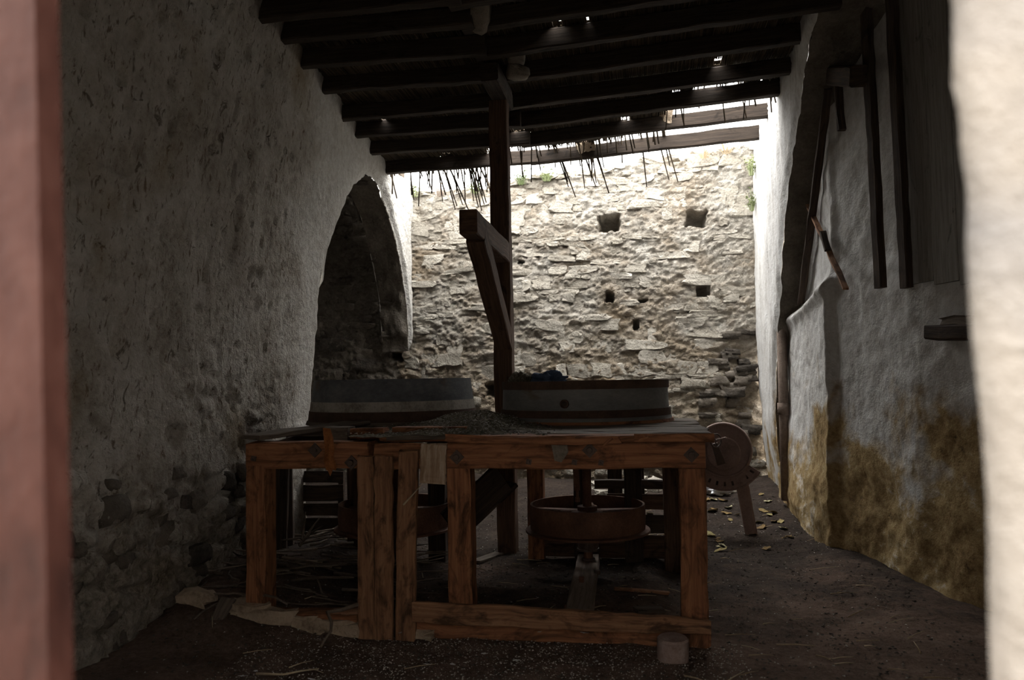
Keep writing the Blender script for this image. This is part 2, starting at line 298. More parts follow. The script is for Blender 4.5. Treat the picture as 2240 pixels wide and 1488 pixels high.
# ------------------------------------------------------------------ mesh building
class MB:
    def __init__(s): s.v = []; s.f = []; s.uv = []
    def add(s, vs, fs, uvs=None):
        o = len(s.v); s.v += [tuple(v) for v in vs]
        for i, f in enumerate(fs):
            s.f.append(tuple(o + k for k in f))
            s.uv.append(uvs[i] if uvs else [(vs[k][0] * 0.7 + vs[k][1] * 0.7, vs[k][2]) for k in f])
        return s
    def box(s, c, size, rz=0.0, rot=None):
        R = rot or Matrix.Rotation(rz, 3, 'Z'); c = Vector(c)
        vs = [c + R @ Vector((sx * size[0] / 2, sy * size[1] / 2, sz * size[2] / 2)) for sz in (-1, 1) for sy in (-1, 1) for sx in (-1, 1)]
        return s.add(vs, [(0, 2, 3, 1), (4, 5, 7, 6), (0, 1, 5, 4), (2, 6, 7, 3), (0, 4, 6, 2), (1, 3, 7, 5)])
    def timber(s, p0, p1, w, h, up=(0, 0, 1), seg=None, rough=0.003, bev=0.12, ragged=0.0, bow=0.0, w1=None, h1=None, prof=None):
        """rectangular timber w wide, h high between two points, worn edges"""
        p0, p1 = Vector(p0), Vector(p1); d = p1 - p0; L = d.length; d.normalize(); up = Vector(up)
        side = d.cross(up)
        if side.length < 1e-4: side = d.cross(Vector((0, 1, 0)))
        side.normalize(); up = side.cross(d).normalized()
        seg = seg or max(2, min(24, int(L / 0.12)))
        b = bev * min(w, h); ro = random.random() * 50
        vs = []; per = None
        for i in range(seg + 1):
            t = i / seg
            ww = w + ((w1 or w) - w) * t; hh = h + ((h1 or h) - h) * t
            if prof: k = prof(t); ww *= k[0]; hh *= k[1]
            x, y = ww / 2, hh / 2
            ring = [(-x + b, -y), (x - b, -y), (x, -y + b), (x, y - b), (x - b, y), (-x + b, y), (-x, y - b), (-x, -y + b)]
            c = p0 + d * (L * t) + up * (bow * math.sin(math.pi * t))
            n = rough
            jw, jh = random.gauss(0, n), random.gauss(0, n)
            for (a, e) in ring:
                q = c + side * (a + random.gauss(0, n * 0.5) + jw * 0.5) + up * (e + random.gauss(0, n * 0.5) + jh * 0.5)
                if i in (0, seg): q = q + d * (random.uniform(-1, 1) * ragged)
                vs.append(q)
        cum = [0]
        x, y = w / 2, h / 2
        r0 = [(-x + b, -y), (x - b, -y), (x, -y + b), (x, y - b), (x - b, y), (-x + b, y), (-x, y - b), (-x, -y + b)]
        for k in range(8):
            a, e = r0[k], r0[(k + 1) % 8]; cum.append(cum[-1] + math.hypot(a[0] - e[0], a[1] - e[1]))
        fs = []; uvs = []
        for i in range(seg):
            for k in range(8):
                k2 = (k + 1) % 8
                fs.append((i * 8 + k, i * 8 + k2, (i + 1) * 8 + k2, (i + 1) * 8 + k))
                u0, u1 = ro + L * i / seg, ro + L * (i + 1) / seg
                uvs.append([(u0, ro + cum[k]), (u0, ro + cum[k + 1]), (u1, ro + cum[k + 1]), (u1, ro + cum[k])])
        fs.append(tuple(range(7, -1, -1))); uvs.append([(ro + r0[k][0] * 3, ro + r0[k][1]) for k in range(7, -1, -1)])
        fs.append(tuple(seg * 8 + k for k in range(8))); uvs.append([(ro + r0[k][0] * 3, ro + r0[k][1]) for k in range(8)])
        return s.add(vs, fs, uvs)
    def tube(s, pts, rad, n=6):
        pts = [Vector(p) for p in pts]; m = len(pts)
        rads = rad if isinstance(rad, (list, tuple)) else [rad] * m
        vs = []
        for i, p in enumerate(pts):
            d = (pts[min(i + 1, m - 1)] - pts[max(i - 1, 0)]).normalized()
            a = d.cross(Vector((0.13, 0.31, 0.94)))
            if a.length < 0.05: a = d.cross(Vector((1, 0, 0)))
            a.normalize(); b = d.cross(a)
            for k in range(n):
                an = 2 * math.pi * k / n
                vs.append(p + (a * math.cos(an) + b * math.sin(an)) * rads[i])
        fs = [(i * n + k, i * n + (k + 1) % n, (i + 1) * n + (k + 1) % n, (i + 1) * n + k) for i in range(m - 1) for k in range(n)]
        fs += [tuple(range(n - 1, -1, -1)), tuple((m - 1) * n + k for k in range(n))]
        return s.add(vs, fs)
    def lathe(s, c, prof, n=64, axis=(0, 0, 1), jit=0.0):
        """closed ring profile of (radius, height) pairs turned about an axis through c"""
        c = Vector(c); ax = Vector(axis).normalized()
        a = ax.orthogonal().normalized(); b = ax.cross(a); m = len(prof)
        vs = []
        for k in range(n):
            an = 2 * math.pi * k / n; e = a * math.cos(an) + b * math.sin(an)
            for (r, h) in prof: vs.append(c + e * (r + random.gauss(0, jit)) + ax * h)
        fs = [(k * m + i, ((k + 1) % n) * m + i, ((k + 1) % n) * m + (i + 1) % m, k * m + (i + 1) % m) for k in range(n) for i in range(m)]
        return s.add(vs, fs)
    def disc(s, c, r, h, axis=(0, 0, 1), n=32, bev=0.1):
        c = Vector(c); ax = Vector(axis).normalized(); a = ax.orthogonal().normalized(); b = ax.cross(a); bv = min(r, h) * bev
        prof = [(r - bv, 0), (r, bv), (r, h - bv), (r - bv, h)]; vs = []
        for (rr, hh) in prof:
            for k in range(n):
                an = 2 * math.pi * k / n; vs.append(c + (a * math.cos(an) + b * math.sin(an)) * rr + ax * hh)
        fs = [(i * n + k, i * n + (k + 1) % n, (i + 1) * n + (k + 1) % n, (i + 1) * n + k) for i in range(3) for k in range(n)]
        fs += [tuple(range(n - 1, -1, -1)), tuple(3 * n + k for k in range(n))]
        return s.add(vs, fs)
    def prism(s, pts, depth):
        """closed outline of 3-D points pushed along a vector"""
        n = len(pts); dv = Vector(depth); vs = [Vector(p) for p in pts] + [Vector(p) + dv for p in pts]
        fs = [tuple(range(n - 1, -1, -1)), tuple(range(n, 2 * n))] + [(k, (k + 1) % n, n + (k + 1) % n, n + k) for k in range(n)]
        return s.add(vs, fs)
    def build(s, name, mat, parent=None, smooth=False):
        me = bpy.data.meshes.new(name)
        off = Vector((0, 0, 0)); p = parent
        while p is not None: off = off + p.location; p = p.parent
        me.from_pydata([Vector(v) - off for v in s.v], [], s.f)
        uvl = me.uv_layers.new(name='UVMap')
        flat = [c for f in s.uv for uv in f for c in uv]
        if len(flat) == len(me.loops) * 2: uvl.data.foreach_set('uv', flat)
        me.materials.append(M[mat] if isinstance(mat, str) else mat)
        if smooth: me.polygons.foreach_set('use_smooth', [True] * len(me.polygons))
        me.validate(); me.update()
        o = bpy.data.objects.new(name, me); COL.objects.link(o)
        if parent is not None: o.parent = parent
        return o

def tag(o, label=None, cat=None, group=None, kind=None):
    if label: o['label'] = label
    if cat: o['category'] = cat
    if group: o['group'] = group
    if kind: o['kind'] = kind
    return o
def thing(name, loc, label, cat, group=None):
    o = bpy.data.objects.new(name, None); o.location = loc; o.empty_display_size = 0.1; COL.objects.link(o)
    return tag(o, label, cat, group)
def fix_normals(o):
    import bmesh
    bm = bmesh.new(); bm.from_mesh(o.data); bmesh.ops.recalc_face_normals(bm, faces=bm.faces); bm.to_mesh(o.data); bm.free()

def sheets_mesh(name, parts, mat, smooth=True):
    """several (X, Y, Z, mask) grids into one mesh object"""
    V = []; F = []; base = 0
    for g in parts:
        X, Y, Z = g[0], g[1], g[2]; keep = g[3] if len(g) > 3 else None
        n, m = X.shape
        V.append(np.stack([X, Y, Z], -1).reshape(-1, 3))
        I = np.arange(n * m).reshape(n, m) + base
        q = np.stack([I[:-1, :-1], I[1:, :-1], I[1:, 1:], I[:-1, 1:]], -1)
        q = q.reshape(-1, 4) if keep is None else q[keep]
        F.append(q); base += n * m
    V = np.concatenate(V); F = np.concatenate(F)
    me = bpy.data.meshes.new(name)
    me.vertices.add(len(V)); me.vertices.foreach_set('co', V.astype(np.float32).ravel())
    me.loops.add(F.size); me.loops.foreach_set('vertex_index', F.astype(np.int32).ravel())
    me.polygons.add(len(F)); me.polygons.foreach_set('loop_start', np.arange(0, F.size, 4, dtype=np.int32))
    me.polygons.foreach_set('use_smooth', np.full(len(F), smooth))
    me.materials.append(M[mat]); me.update(calc_edges=True); me.validate()
    o = bpy.data.objects.new(name, me); COL.objects.link(o); return o

STONES = []
def stone_mesh(seed, mat, sub=3, block=0.55, amp=0.11, jit=.018, flat=False):
    r = random.Random(seed); n = sub; vs = {}; fs = []; out = []
    def key(p):
        k = tuple(round(c, 4) for c in p)
        if k not in vs:
            v = Vector(p); s = v.normalized() * 0.62
            q = v * 0.5 * block + s * (1 - block)
            ph = seed * 7.7
            d = float(fbm(p[0] * 1.1 + ph, p[1] * 1.1, p[2] * 1.1, 2)) * amp
            q = q * (1 + d * 1.6) + Vector((r.gauss(0, jit), r.gauss(0, jit), r.gauss(0, jit)))
            if flat: q.y = max(-.40, min(.40, q.y)) + r.gauss(0, .03)
            vs[k] = len(out); out.append(q)
        return vs[k]
    for ax in range(3):
        for sg in (-1, 1):
            for i in range(n):
                for j in range(n):
                    c = []
                    for (a, b) in ((i, j), (i + 1, j), (i + 1, j + 1), (i, j + 1)):
                        p = [0, 0, 0]; p[ax] = sg; p[(ax + 1) % 3] = -1 + 2 * a / n; p[(ax + 2) % 3] = -1 + 2 * b / n
                        c.append(key(p))
                    fs.append(tuple(c if sg > 0 else c[::-1]))
    me = bpy.data.meshes.new('stone'); me.from_pydata(out, [], fs); me.materials.append(M[mat])
    me.polygons.foreach_set('use_smooth', [not flat] * len(me.polygons)); me.update(); return me
ST_LIGHT = [stone_mesh(k, 'stone', 3, .93, .16, .035, True) for k in range(14)]
ST_MID = [stone_mesh(110 + k, 'stone_mid', 3, .85, .16, .035) for k in range(6)]
ST_DARK = [stone_mesh(40 + k, 'stone_mid' if k % 3 else 'stone_dark', 3, 0.6, .16, .03) for k in range(6)]
ST_ROUGH = [stone_mesh(60 + k, 'footing', 3, 0.9, .25, .04, True) for k in range(5)]
def put(mesh, name, loc, scale, rot=(0, 0, 0), parent=None):
    o = bpy.data.objects.new(name, mesh); o.location = loc; o.scale = scale; o.rotation_euler = rot
    COL.objects.link(o)
    if parent is not None: o.parent = parent
    return o

# ================================================================== THE SETTING
VB = 10.1                                  # face of the back wall
def back_top(u):
    return np.interp(u, [-5.2, -3.15, -2.3, -1.4, -.5, .05, .65, 1.45, 2.4], [4.6, 4.03, 4.0, 4.12, 4.17, 4.24, 4.27, 4.40, 4.5])

# ---- floor
def floor_z(u, v):
    u = np.asarray(u, float); v = np.asarray(v, float)
    z = 0.045 * sstep(1.0, 0.2, np.abs(u + 3.0)) + 0.20 * sstep(6.9, 9.6, v)
    z = z + 0.06 * sstep(4.6, 5.2, v) * sstep(7.2, 6.2, v) * sstep(0.3, 0.0, u)
    z = z + 0.05 * sstep(1.0, 1.6, u) * sstep(5.0, 6.8, v)
    z = z + 0.10 * sstep(-1.6, -2.5, u) * sstep(3.9, 4.5, v)
    return z + 0.018 * fbm(u * 1.7, v * 1.7, 0, 3) + 0.010 * fbm(u * 9, v * 9, 2, 3)
def fz(u, v): return float(floor_z(u, v))
U, V = np.meshgrid(np.arange(-3.3, 3.5, .03), np.arange(0.75, 10.4, .03), indexing='ij')
Zf = floor_z(U, V)
floor = tag(sheets_mesh('floor', [(U, V, Zf)], 'floor'), kind='structure')
U2, V2 = np.meshgrid(np.arange(-5.6, -3.2, .1), np.arange(5.8, 10.4, .1), indexing='ij')
floor2 = tag(sheets_mesh('floor_side_room', [(U2, V2, floor_z(U2, V2) - 0.02)], 'floor'), kind='structure')
gb = MB(); gb.box((0, -9.2, -0.1), (40, 20, 0.2)); gb.box((0, 24, -0.2), (60, 26, 0.2))
tag(gb.build('ground_outside', 'ground'), kind='structure')

# unseen wall slab and overhang added to block sky light at the doorway
ab = MB(); ab.box((0, -3.6, 2.3), (16, .3, 4.8)); tag(ab.build('wall_light_blocker', 'limewash'), kind='structure')
ab = MB(); ab.box((0, .40, 3.35), (12, .62, .10)); tag(ab.build('trim_light_blocker', 'tile'), kind='structure')

# ---- back wall: lime mortar bed with put-log holes, stones set into it
HOLES = [(-0.372, 3.50, .15, .11), (0.735, 3.50, .125, .105), (0.80, 2.58, .09, .075), (-0.372, 2.54, .05, .075), (0.034, 2.50, .06, .025),
         (-0.06, 2.16, .03, .07), (-1.98, 1.36, .06, .09), (-3.25, 1.82, .07, .05), (-1.55, 3.05, .03, .02)]
def back_surface(u, z):
    d1, d2, cid = worley(u / .26 + .25 * vnoise(u * 3, z * 3), z / .11 + .3 * vnoise(u * 3 + 9, z * 3), 5)
    d = 0.016 * sstep(0.02, 0.22, d2 - d1) * (0.2 + cid)
    d = d + 0.020 * fbm(u * 2.3, z * 2.3, 0, 3) + 0.011 * fbm(u * 5, z * 8, 3, 2) + 0.016 * fbm(u * 17, z * 22, 13, 3, .7)
    for (hu, hz, a, b) in HOLES:
        rr = np.maximum(np.abs(u - hu + .03 * fbm(u * 14, z * 14, hu, 2)) / a, np.abs(z - hz + .03 * fbm(u * 12, z * 12, hu + 4, 2)) / b)
        d = d - 0.34 * sstep(1.05, 0.72, rr)
    low = sstep(2.2, 1.4, z) * sstep(0.75, 1.25, u)            # eroded, damp corner
    return d - low * (0.05 + 0.05 * fbm(u * 4, z * 7, 8, 3))
u = np.arange(-5.3, 2.3, .018); s = np.linspace(0, 1, 236)
U, S = np.meshgrid(u, s, indexing='ij')
top = back_top(U) + .05 * fbm(U * 2.2, 0 * U, 4, 3)
Zb = -0.15 + S * (top + 0.15)
Yb = VB - back_surface(U, Zb)
tp = MB()
wall_back_parts = [(U, Yb, Zb)]
# top and rear of the wall
tu, tw = np.meshgrid(u[::3], np.linspace(0, 1, 10), indexing='ij')
tz = back_top(tu) + .05 * fbm(tu * 2.2, 0 * tu, 4, 3) + .05 * tw * fbm(tu * 5, tw * 3, 6, 3)
e0 = VB - back_surface(tu, tz)
wall_back_parts.append((tu, e0 + tw * (VB + .55 - e0), np.where(tw == 0, tz, tz - .0)))
ru, rz = np.meshgrid(u[::12], np.linspace(-.15, 1, 3), indexing='ij')
wall_back_parts.append((ru, 0 * ru + VB + .55, np.where(rz < .9, rz, back_top(ru) + .04)))
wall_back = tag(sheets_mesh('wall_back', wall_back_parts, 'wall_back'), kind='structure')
wall_back.data.materials.append(M['grime_shade'])      # side-room shade put into a darker colour beyond the arch
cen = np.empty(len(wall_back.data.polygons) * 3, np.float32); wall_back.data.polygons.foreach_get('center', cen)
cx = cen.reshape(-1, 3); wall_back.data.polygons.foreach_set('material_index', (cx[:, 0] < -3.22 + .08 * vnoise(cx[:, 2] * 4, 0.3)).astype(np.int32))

# individual stones in rough courses
def in_hole(u, z, w, h):
    return any(abs(u - hu) < a + w * .42 and abs(z - hz) < b + h * .42 for (hu, hz, a, b) in HOLES)
cand = []
z = 0.25; ci = 0
while z < 4.45:
    h = random.choice([.05, .07, .09, .11, .15])
    u_ = -4.5 + random.uniform(0, .2)
    while u_ < 1.38:
        w = random.choice([.12, .18, .22, .28, .34, .42]) * random.uniform(.8, 1.15)
        uc = u_ + w / 2; zc = z + h / 2 + .025 * float(vnoise(uc * 1.5, z))
        u_ += w + random.uniform(.01, .05)
        t_ = float(back_top(uc))
        if zc + h * .3 > t_: continue
        if uc > 1.36 or in_hole(uc, zc, w, h): continue
        vis = 0.70 if zc > 3.2 else (0.50 if zc > 1.3 else 0.4)
        if uc < -3.0: vis = .4
        if float(fbm(uc * 1.1, zc * 1.3, 9, 2)) * .35 + random.random() > vis: continue
        cand.append((uc, zc, w, h))
    z += h + random.uniform(.005, .02); ci += 1
# the largest in view that nothing hides are single stones; table-hidden low ones are joined
vis = [c for c in cand if c[1] > 1.45 and c[0] > -3.2]; rest = [c for c in cand if c not in vis and c[0] > -3.2]; side = sorted((c for c in cand if c[0] <= -3.2), key=lambda c: -c[2] * c[3])
vis.sort(key=lambda c: -c[2] * c[3]); rest += vis[210:]; vis = vis[:210]
def stone_pose(uc, zc, w, h):
    y = VB - float(back_surface(np.array(uc), np.array(zc)))
    return (uc, y + random.uniform(.026, .042), zc), (w * 1.05, .10, h * 1.10), (random.gauss(0, .08), random.gauss(0, .07), random.gauss(0, .08))
for c in vis:
    l, sc, r = stone_pose(*c); put(random.choice(ST_LIGHT), 'stone', l, sc, r, wall_back)
def join_stones(name, items, meshes, mat, parent):
    mb = MB()
    for (l, sc, r) in items:
        me = random.choice(meshes)
        Mx = Matrix.Translation(l) @ Matrix.Rotation(r[1], 4, 'Y') @ Matrix.Rotation(r[2], 4, 'Z') @ Matrix.Diagonal((*sc, 1))
        mb.add([Mx @ v.co for v in me.vertices], [tuple(p.vertices) for p in me.polygons])
    return tag(mb.build(name, mat, parent, True), kind='stuff')
join_stones('stone_infill', [stone_pose(*c) for c in rest], ST_LIGHT, 'stone', wall_back)
join_stones('stone_infill', [stone_pose(*c) for c in side[45:]], ST_MID, 'stone_mid', wall_back)  # side-room stones take the darker colour too, as painted shade
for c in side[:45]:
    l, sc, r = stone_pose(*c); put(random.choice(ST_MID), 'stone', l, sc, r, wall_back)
# where the mortar has perished in the damp corner darker stones stand bare
for k in range(34):
    uc, zc = random.uniform(.78, 1.34), random.uniform(.5, 2.05)
    if uc < .95 and zc > 1.5: continue
    y = VB - float(back_surface(np.array(uc), np.array(zc)))
    put(random.choice(ST_MID), 'stone', (uc, y + .01, zc), (random.uniform(.12, .26), .12, random.uniform(.06, .12)), (0, random.gauss(0, .08), 0), wall_back)
# loose coping stones along the broken top
for k in range(34):
    uc = -3.0 + k * .134 + random.uniform(-.04, .04); w = random.uniform(.14, .32)
    put(random.choice(ST_LIGHT), 'coping_stone', (uc, VB + .10 + random.uniform(-.04, .1), float(back_top(uc)) + random.uniform(.0, .05)), (w, random.uniform(.2, .32), random.uniform(.05, .10)),
        (random.gauss(0, .1), random.gauss(0, .12), random.gauss(0, .3)), wall_back)

# ---- left wall with its arch
ARCH_V = [6.74, 6.755, 6.77, 6.87, 7.04, 7.32, 7.70, 8.11, 8.45, 8.80, 9.23, 9.59, 9.87, 9.97, 10.02]
ARCH_Z = [-.1, 1.6, 2.34, 2.65, 2.94, 3.27, 3.57, 3.78, 3.86, 3.82, 3.57, 3.11, 2.67, 2.2, 1.9]
UL = -3.0
def roof_z(u):      # underside of the rafters
    return 4.02 + 0.052 * np.maximum(0, np.asarray(u, float) + 1.5)
def left_u(v, z):
    lean = 0.115 * np.clip(8.9 - v, 0, 4.5) * (np.clip(z, 0, 5) / 4.0) ** 1.6
    base = UL + 0.10 * sstep(6.0, 4.5, v) * sstep(2.0, 0.5, z)
    d1, d2, cid = worley(v / .30 + .3 * vnoise(v * 3, z * 3), z / .17 + .3 * vnoise(v * 3 + 9, z * 3), 21)
    bare = sstep(1.5, .6, z + .5 * fbm(v * 1.3, z * 1.3, 5, 2)) * .9 + .35 * sstep(-.1, .5, fbm(v * .9, z * .9, 2, 2))
    bare = bare * sstep(6.7, 5.9, v) + .12
    rel = 0.036 * bare * (sstep(0.0, 0.32, d2 - d1) * (0.35 + cid) - .4)
    rel = rel + 0.022 * fbm(v * 1.8, z * 1.8, 1, 3) + 0.013 * (0.25 + bare) * fbm(v * 11, z * 11, 7, 4, .6)
    pit = vnoise(v * 5.2, z * 4.2, 3.3)
    rel = rel - (0.03 * sstep(.50, .66, vnoise(v * 13, z * 9, 1.7)) + 0.035 * sstep(.52, .75, pit)) * sstep(6.3, 5.6, v)
    # rounded arris towards the arch
    av = np.interp(z, ARCH_Z[:9], ARCH_V[:9])
    return base + lean + rel
def left_top(v): return np.interp(v, [0, 5, 6.5, 8.9, 10.2], [4.35, 4.4, 4.3, 4.18, 4.15]) + .03 * fbm(v * 6, 0 * v, 0, 3)
parts = []
v1 = np.concatenate([np.arange(.8, 3.0, .06), np.arange(3.0, 6.755, .02), [6.755]]); s = np.linspace(0, 1, 215)
Vg, S = np.meshgrid(v1, s, indexing='ij'); Zg = -.12 + S * (left_top(Vg) + .12)
Ug = left_u(Vg, Zg) - .07 * sstep(6.62, 6.755, Vg) ** 2 * sstep(2.6, 2.2, Zg)
parts.append((Ug, Vg, Zg))
# above the arch
v2 = np.linspace(6.755, 10.02, 170); s2 = np.linspace(0, 1, 110)
Vg, S = np.meshgrid(v2, s2, indexing='ij')
zb = np.interp(Vg, ARCH_V[2:], ARCH_Z[2:]); zb = np.where(Vg < 6.77, 2.34, zb) + .012 * fbm(Vg * 9, 0 * Vg, 3, 3)
Zg = zb + S * (left_top(Vg) - zb)
Ug2 = left_u(Vg, Zg) - .05 * sstep(.12, 0, Zg - zb)
parts.append((Ug2, Vg, Zg))
# soffit and jamb of the arch, .34 deep
def arch_curve(n=150):
    d = np.concatenate([[0], np.cumsum(np.hypot(np.diff(ARCH_V), np.diff(ARCH_Z)))])
    t = np.linspace(0, d[-1], n); return np.interp(t, d, ARCH_V), np.interp(t, d, ARCH_Z)
av, azz = arch_curve(); w = np.linspace(0, 1, 16)
A, W = np.meshgrid(np.arange(len(av)), w, indexing='ij')
Va, Za = av[A], azz[A]
u0 = left_u(Va, Za) - .06
rel = .035 * fbm(Za * 6 + 3 * Va, W * 2.4, 5, 3) * sstep(0, .25, W) * np.where(Va > 8.2, 1.6, .7)
Ua = u0 + W * (-3.42 - u0)
sgn = np.where(Va < 8.4, -1, 1) * 1.0
soffit = (Ua, Va - sgn * rel, Za + rel * .6 * (Za > 2.5))
half = len(av) // 2 - 8
parts.append(tuple(g[:half + 1] for g in soffit))
# far side of the wall
v3, z3 = np.meshgrid(np.linspace(5.9, 6.75, 4), np.linspace(-.1, 4.3, 4), indexing='ij'); parts.append((0 * v3 - 3.42, v3, z3))
v3, z3 = np.meshgrid(v2[::6], np.linspace(0, 1, 3), indexing='ij'); zb3 = np.interp(v3, ARCH_V[2:], ARCH_Z[2:]); parts.append((0 * v3 - 3.42, v3, zb3 + z3 * (4.4 - zb3)))
wall_left = tag(sheets_mesh('wall_left', parts, 'wall_left'), kind='structure')
trim_arch = tag(sheets_mesh('trim_arch', [tuple(g[half:] for g in soffit)], 'grime_shade'), kind='structure')
for k in range(half + 4, len(av) - 2, 3):
    for ww in (-3.20, -3.36):
        put(random.choice(ST_MID), 'voussoir', (ww + random.uniform(-.02, .02), float(av[k]) + .06, float(azz[k]) + .045), (random.uniform(.16, .22), .12, random.uniform(.07, .10)), (math.atan2(azz[k] - azz[k - 2], av[k] - av[k - 2]) * .5, 0, 0), trim_arch)
# field stones showing where the wash has gone, low on the near part
for k in range(46):
    v_ = random.uniform(3.0, 6.3); z_ = random.uniform(.05, 1.15) * (1 - .25 * random.random())
    u0_ = float(left_u(np.array(v_), np.array(z_)))
    a = random.uniform(.08, .2)
    put(random.choice(ST_DARK), 'stone', (u0_ - .012, v_, z_), (random.uniform(.05, .08), a, a * random.uniform(.5, .85)), (random.uniform(-.3, .3), 0, 0), wall_left)

# ---- the dim side room beyond the arch
sb = MB(); sb.box((-5.45, 8.1, 2.2), (.2, 4.8, 4.9)); sb.box((-4.5, 5.8, 2.2), (2.2, .2, 4.9))
tag(sb.build('wall_side_room', 'wall_left'), kind='structure')
sb = MB(); sb.box((-4.45, 8.2, 4.50), (2.3, 5.0, .14)); tag(sb.build('ceiling_side_room', 'earth'), kind='structure')

# ---- right wall: pier and springing of a blind arch
RV = [8.72, 8.60, 8.46, 8.10, 7.75, 7.48, 6.96, 6.25, 5.88, 5.3, 4.6]
RZ = [-.1, .9, 1.5, 2.18, 2.80, 3.27, 3.68, 4.12, 4.26, 4.42, 4.52]
def right_u(v, z):
    base = np.interp(v, [5.0, 8.6, 10.1], [1.34, 1.36, 1.45]) + .10 * sstep(1.0, 0, z)
    return base - .018 * fbm(v * 2, z * .9, 4, 3) - .010 * fbm(v * 16, z * 3, 6, 4)
z1 = np.linspace(-.1, 4.8, 200); w1 = np.linspace(0, 1, 60)
Zg, W = np.meshgrid(z1, w1, indexing='ij'); vn = np.interp(Zg, RZ, RV); vn = np.where(Zg > 4.52, 4.6 - (Zg - 4.52) * 6, vn) + .015 * fbm(Zg * 5, 0 * Zg, 4, 3)
Vg = vn + W * (10.12 - vn)
top_r = 1.0
parts = [(right_u(Vg, Zg) + .03 * sstep(.06, 0, W), Vg, Zg)]
d = np.concatenate([[0], np.cumsum(np.hypot(np.diff(RV), np.diff(RZ)))]); t = np.linspace(0, d[-1], 130)
cv, cz = np.interp(t, d, RV), np.interp(t, d, RZ)
A, W = np.meshgrid(np.arange(130), np.linspace(0, 1, 16), indexing='ij')
Va, Za = cv[A], cz[A]; u0 = right_u(Va, Za) + .03
Ua = u0 + W * (np.interp(Za, [0, 1.5, 3.5, 4.4], [1.72, 1.72, 1.78, 1.9]) - u0)
tag(sheets_mesh('trim_blind_arch', [(Ua, Va + .012 * fbm(Za * 7, W * 3, 2, 3), Za)], 'grime_shade'), kind='structure')
wall_right = tag(sheets_mesh('wall_right', parts, 'wall_pier'), kind='structure')

# ---- recess wall behind the blind arch: swelling render below a ledge, flatter above
PL = [(1.46, 8.80), (1.47, 8.45), (1.545, 6.90), (1.63, 6.86), (1.89, 5.88), (2.6, 3.9), (3.4, 1.8), (3.6, .9)]
PU = [(1.60, 8.80), (1.60, 8.45), (1.61, 6.86), (1.66, 6.80), (1.93, 5.88), (2.65, 3.9), (3.4, 1.8), (3.6, .9)]
pd = [0.0]
for a, b in zip(PL, PL[1:]): pd.append(pd[-1] + math.hypot(b[0] - a[0], b[1] - a[1]))
sarr = np.unique(np.concatenate([np.linspace(0, 2.2, 90), np.linspace(2.2, 3.4, 60), np.linspace(3.4, pd[-1], 60)]))
Sg, Zg = np.meshgrid(sarr, np.linspace(-.1, 5.2, 240), indexing='ij')
lx, ly = np.interp(Sg, pd, [p[0] for p in PL]), np.interp(Sg, pd, [p[1] for p in PL])
ux, uy = np.interp(Sg, pd, [p[0] for p in PU]), np.interp(Sg, pd, [p[1] for p in PU])
led = np.interp(Sg, [0, .4, 1.3, 1.95, 2.15, 2.5], [2.02, 2.05, 2.14, 2.26, 2.32, 2.35]) + .02 * fbm(Sg * 6, 0 * Sg, 3, 2)
k = sstep(led - .07, led + .05, Zg) * 1.0
lip = .07 * np.exp(-((Zg - led) / .08) ** 2) * sstep(2.3, 1.9, Sg)
nrm = .014 * fbm(Sg * 1.6, Zg * 1.1, 11, 3) + .008 * fbm(Sg * 9, Zg * 9, 12, 4) + .05 * sstep(1.1, .3, Zg) * (fbm(Sg * 3.5, Zg * 3.5, 13, 4)) * .5
bulge = .05 * sstep(1.6, .2, Zg) * sstep(2.4, 1.6, Sg)
off = nrm + lip + bulge
wall_recess = tag(sheets_mesh('wall_recess', [(lx + (ux - lx) * k - off, ly + (uy - ly) * k - .3 * off, Zg)], 'wall_niche'), kind='structure')
cb = MB(); cb.box((2.5, 4.9, 5.15), (2.4, 8.2, .12)); cb.box((1.5, 3.2, 5.0), (.3, 4.4, 1.2)); tag(cb.build('ceiling_recess', 'earth'), kind='structure')

# ---- front wall and doorway (daylight falls on its outer face)
JV = 0.72
def jamb_edge(z):
    pts = [(1488, 2153), (1300, 2150), (1100, 2143), (950, 2128), (750, 2110), (550, 2098), (420, 2098), (330, 2080), (230, 2076), (195, 2064), (160, 2066), (60, 2068), (0, 2070)]
    zs = [at_v(x, y, JV).z for y, x in pts]; us = [at_v(x, y, JV).x for y, x in pts]
    return np.interp(z, zs, us, left=us[0], right=us[-1])
zj = np.linspace(-.1, 6.0, 330)
prof = [(.34, .42), (.16, .2), (.045, .06), (.012, .015), (.03, 0), (.12, 0), (.3, 0), (.6, 0), (2.0, 0), (4.5, 0)]
Zg, K = np.meshgrid(zj, np.arange(len(prof)), indexing='ij')
du = np.array([p[0] for p in prof])[K]; dv = np.array([p[1] for p in prof])[K]
Ug = jamb_edge(Zg) + du; Vg = JV + dv + .008 * fbm(Ug * 7, Zg * 7, 3, 3)
fp = [(Ug, Vg, Zg)]
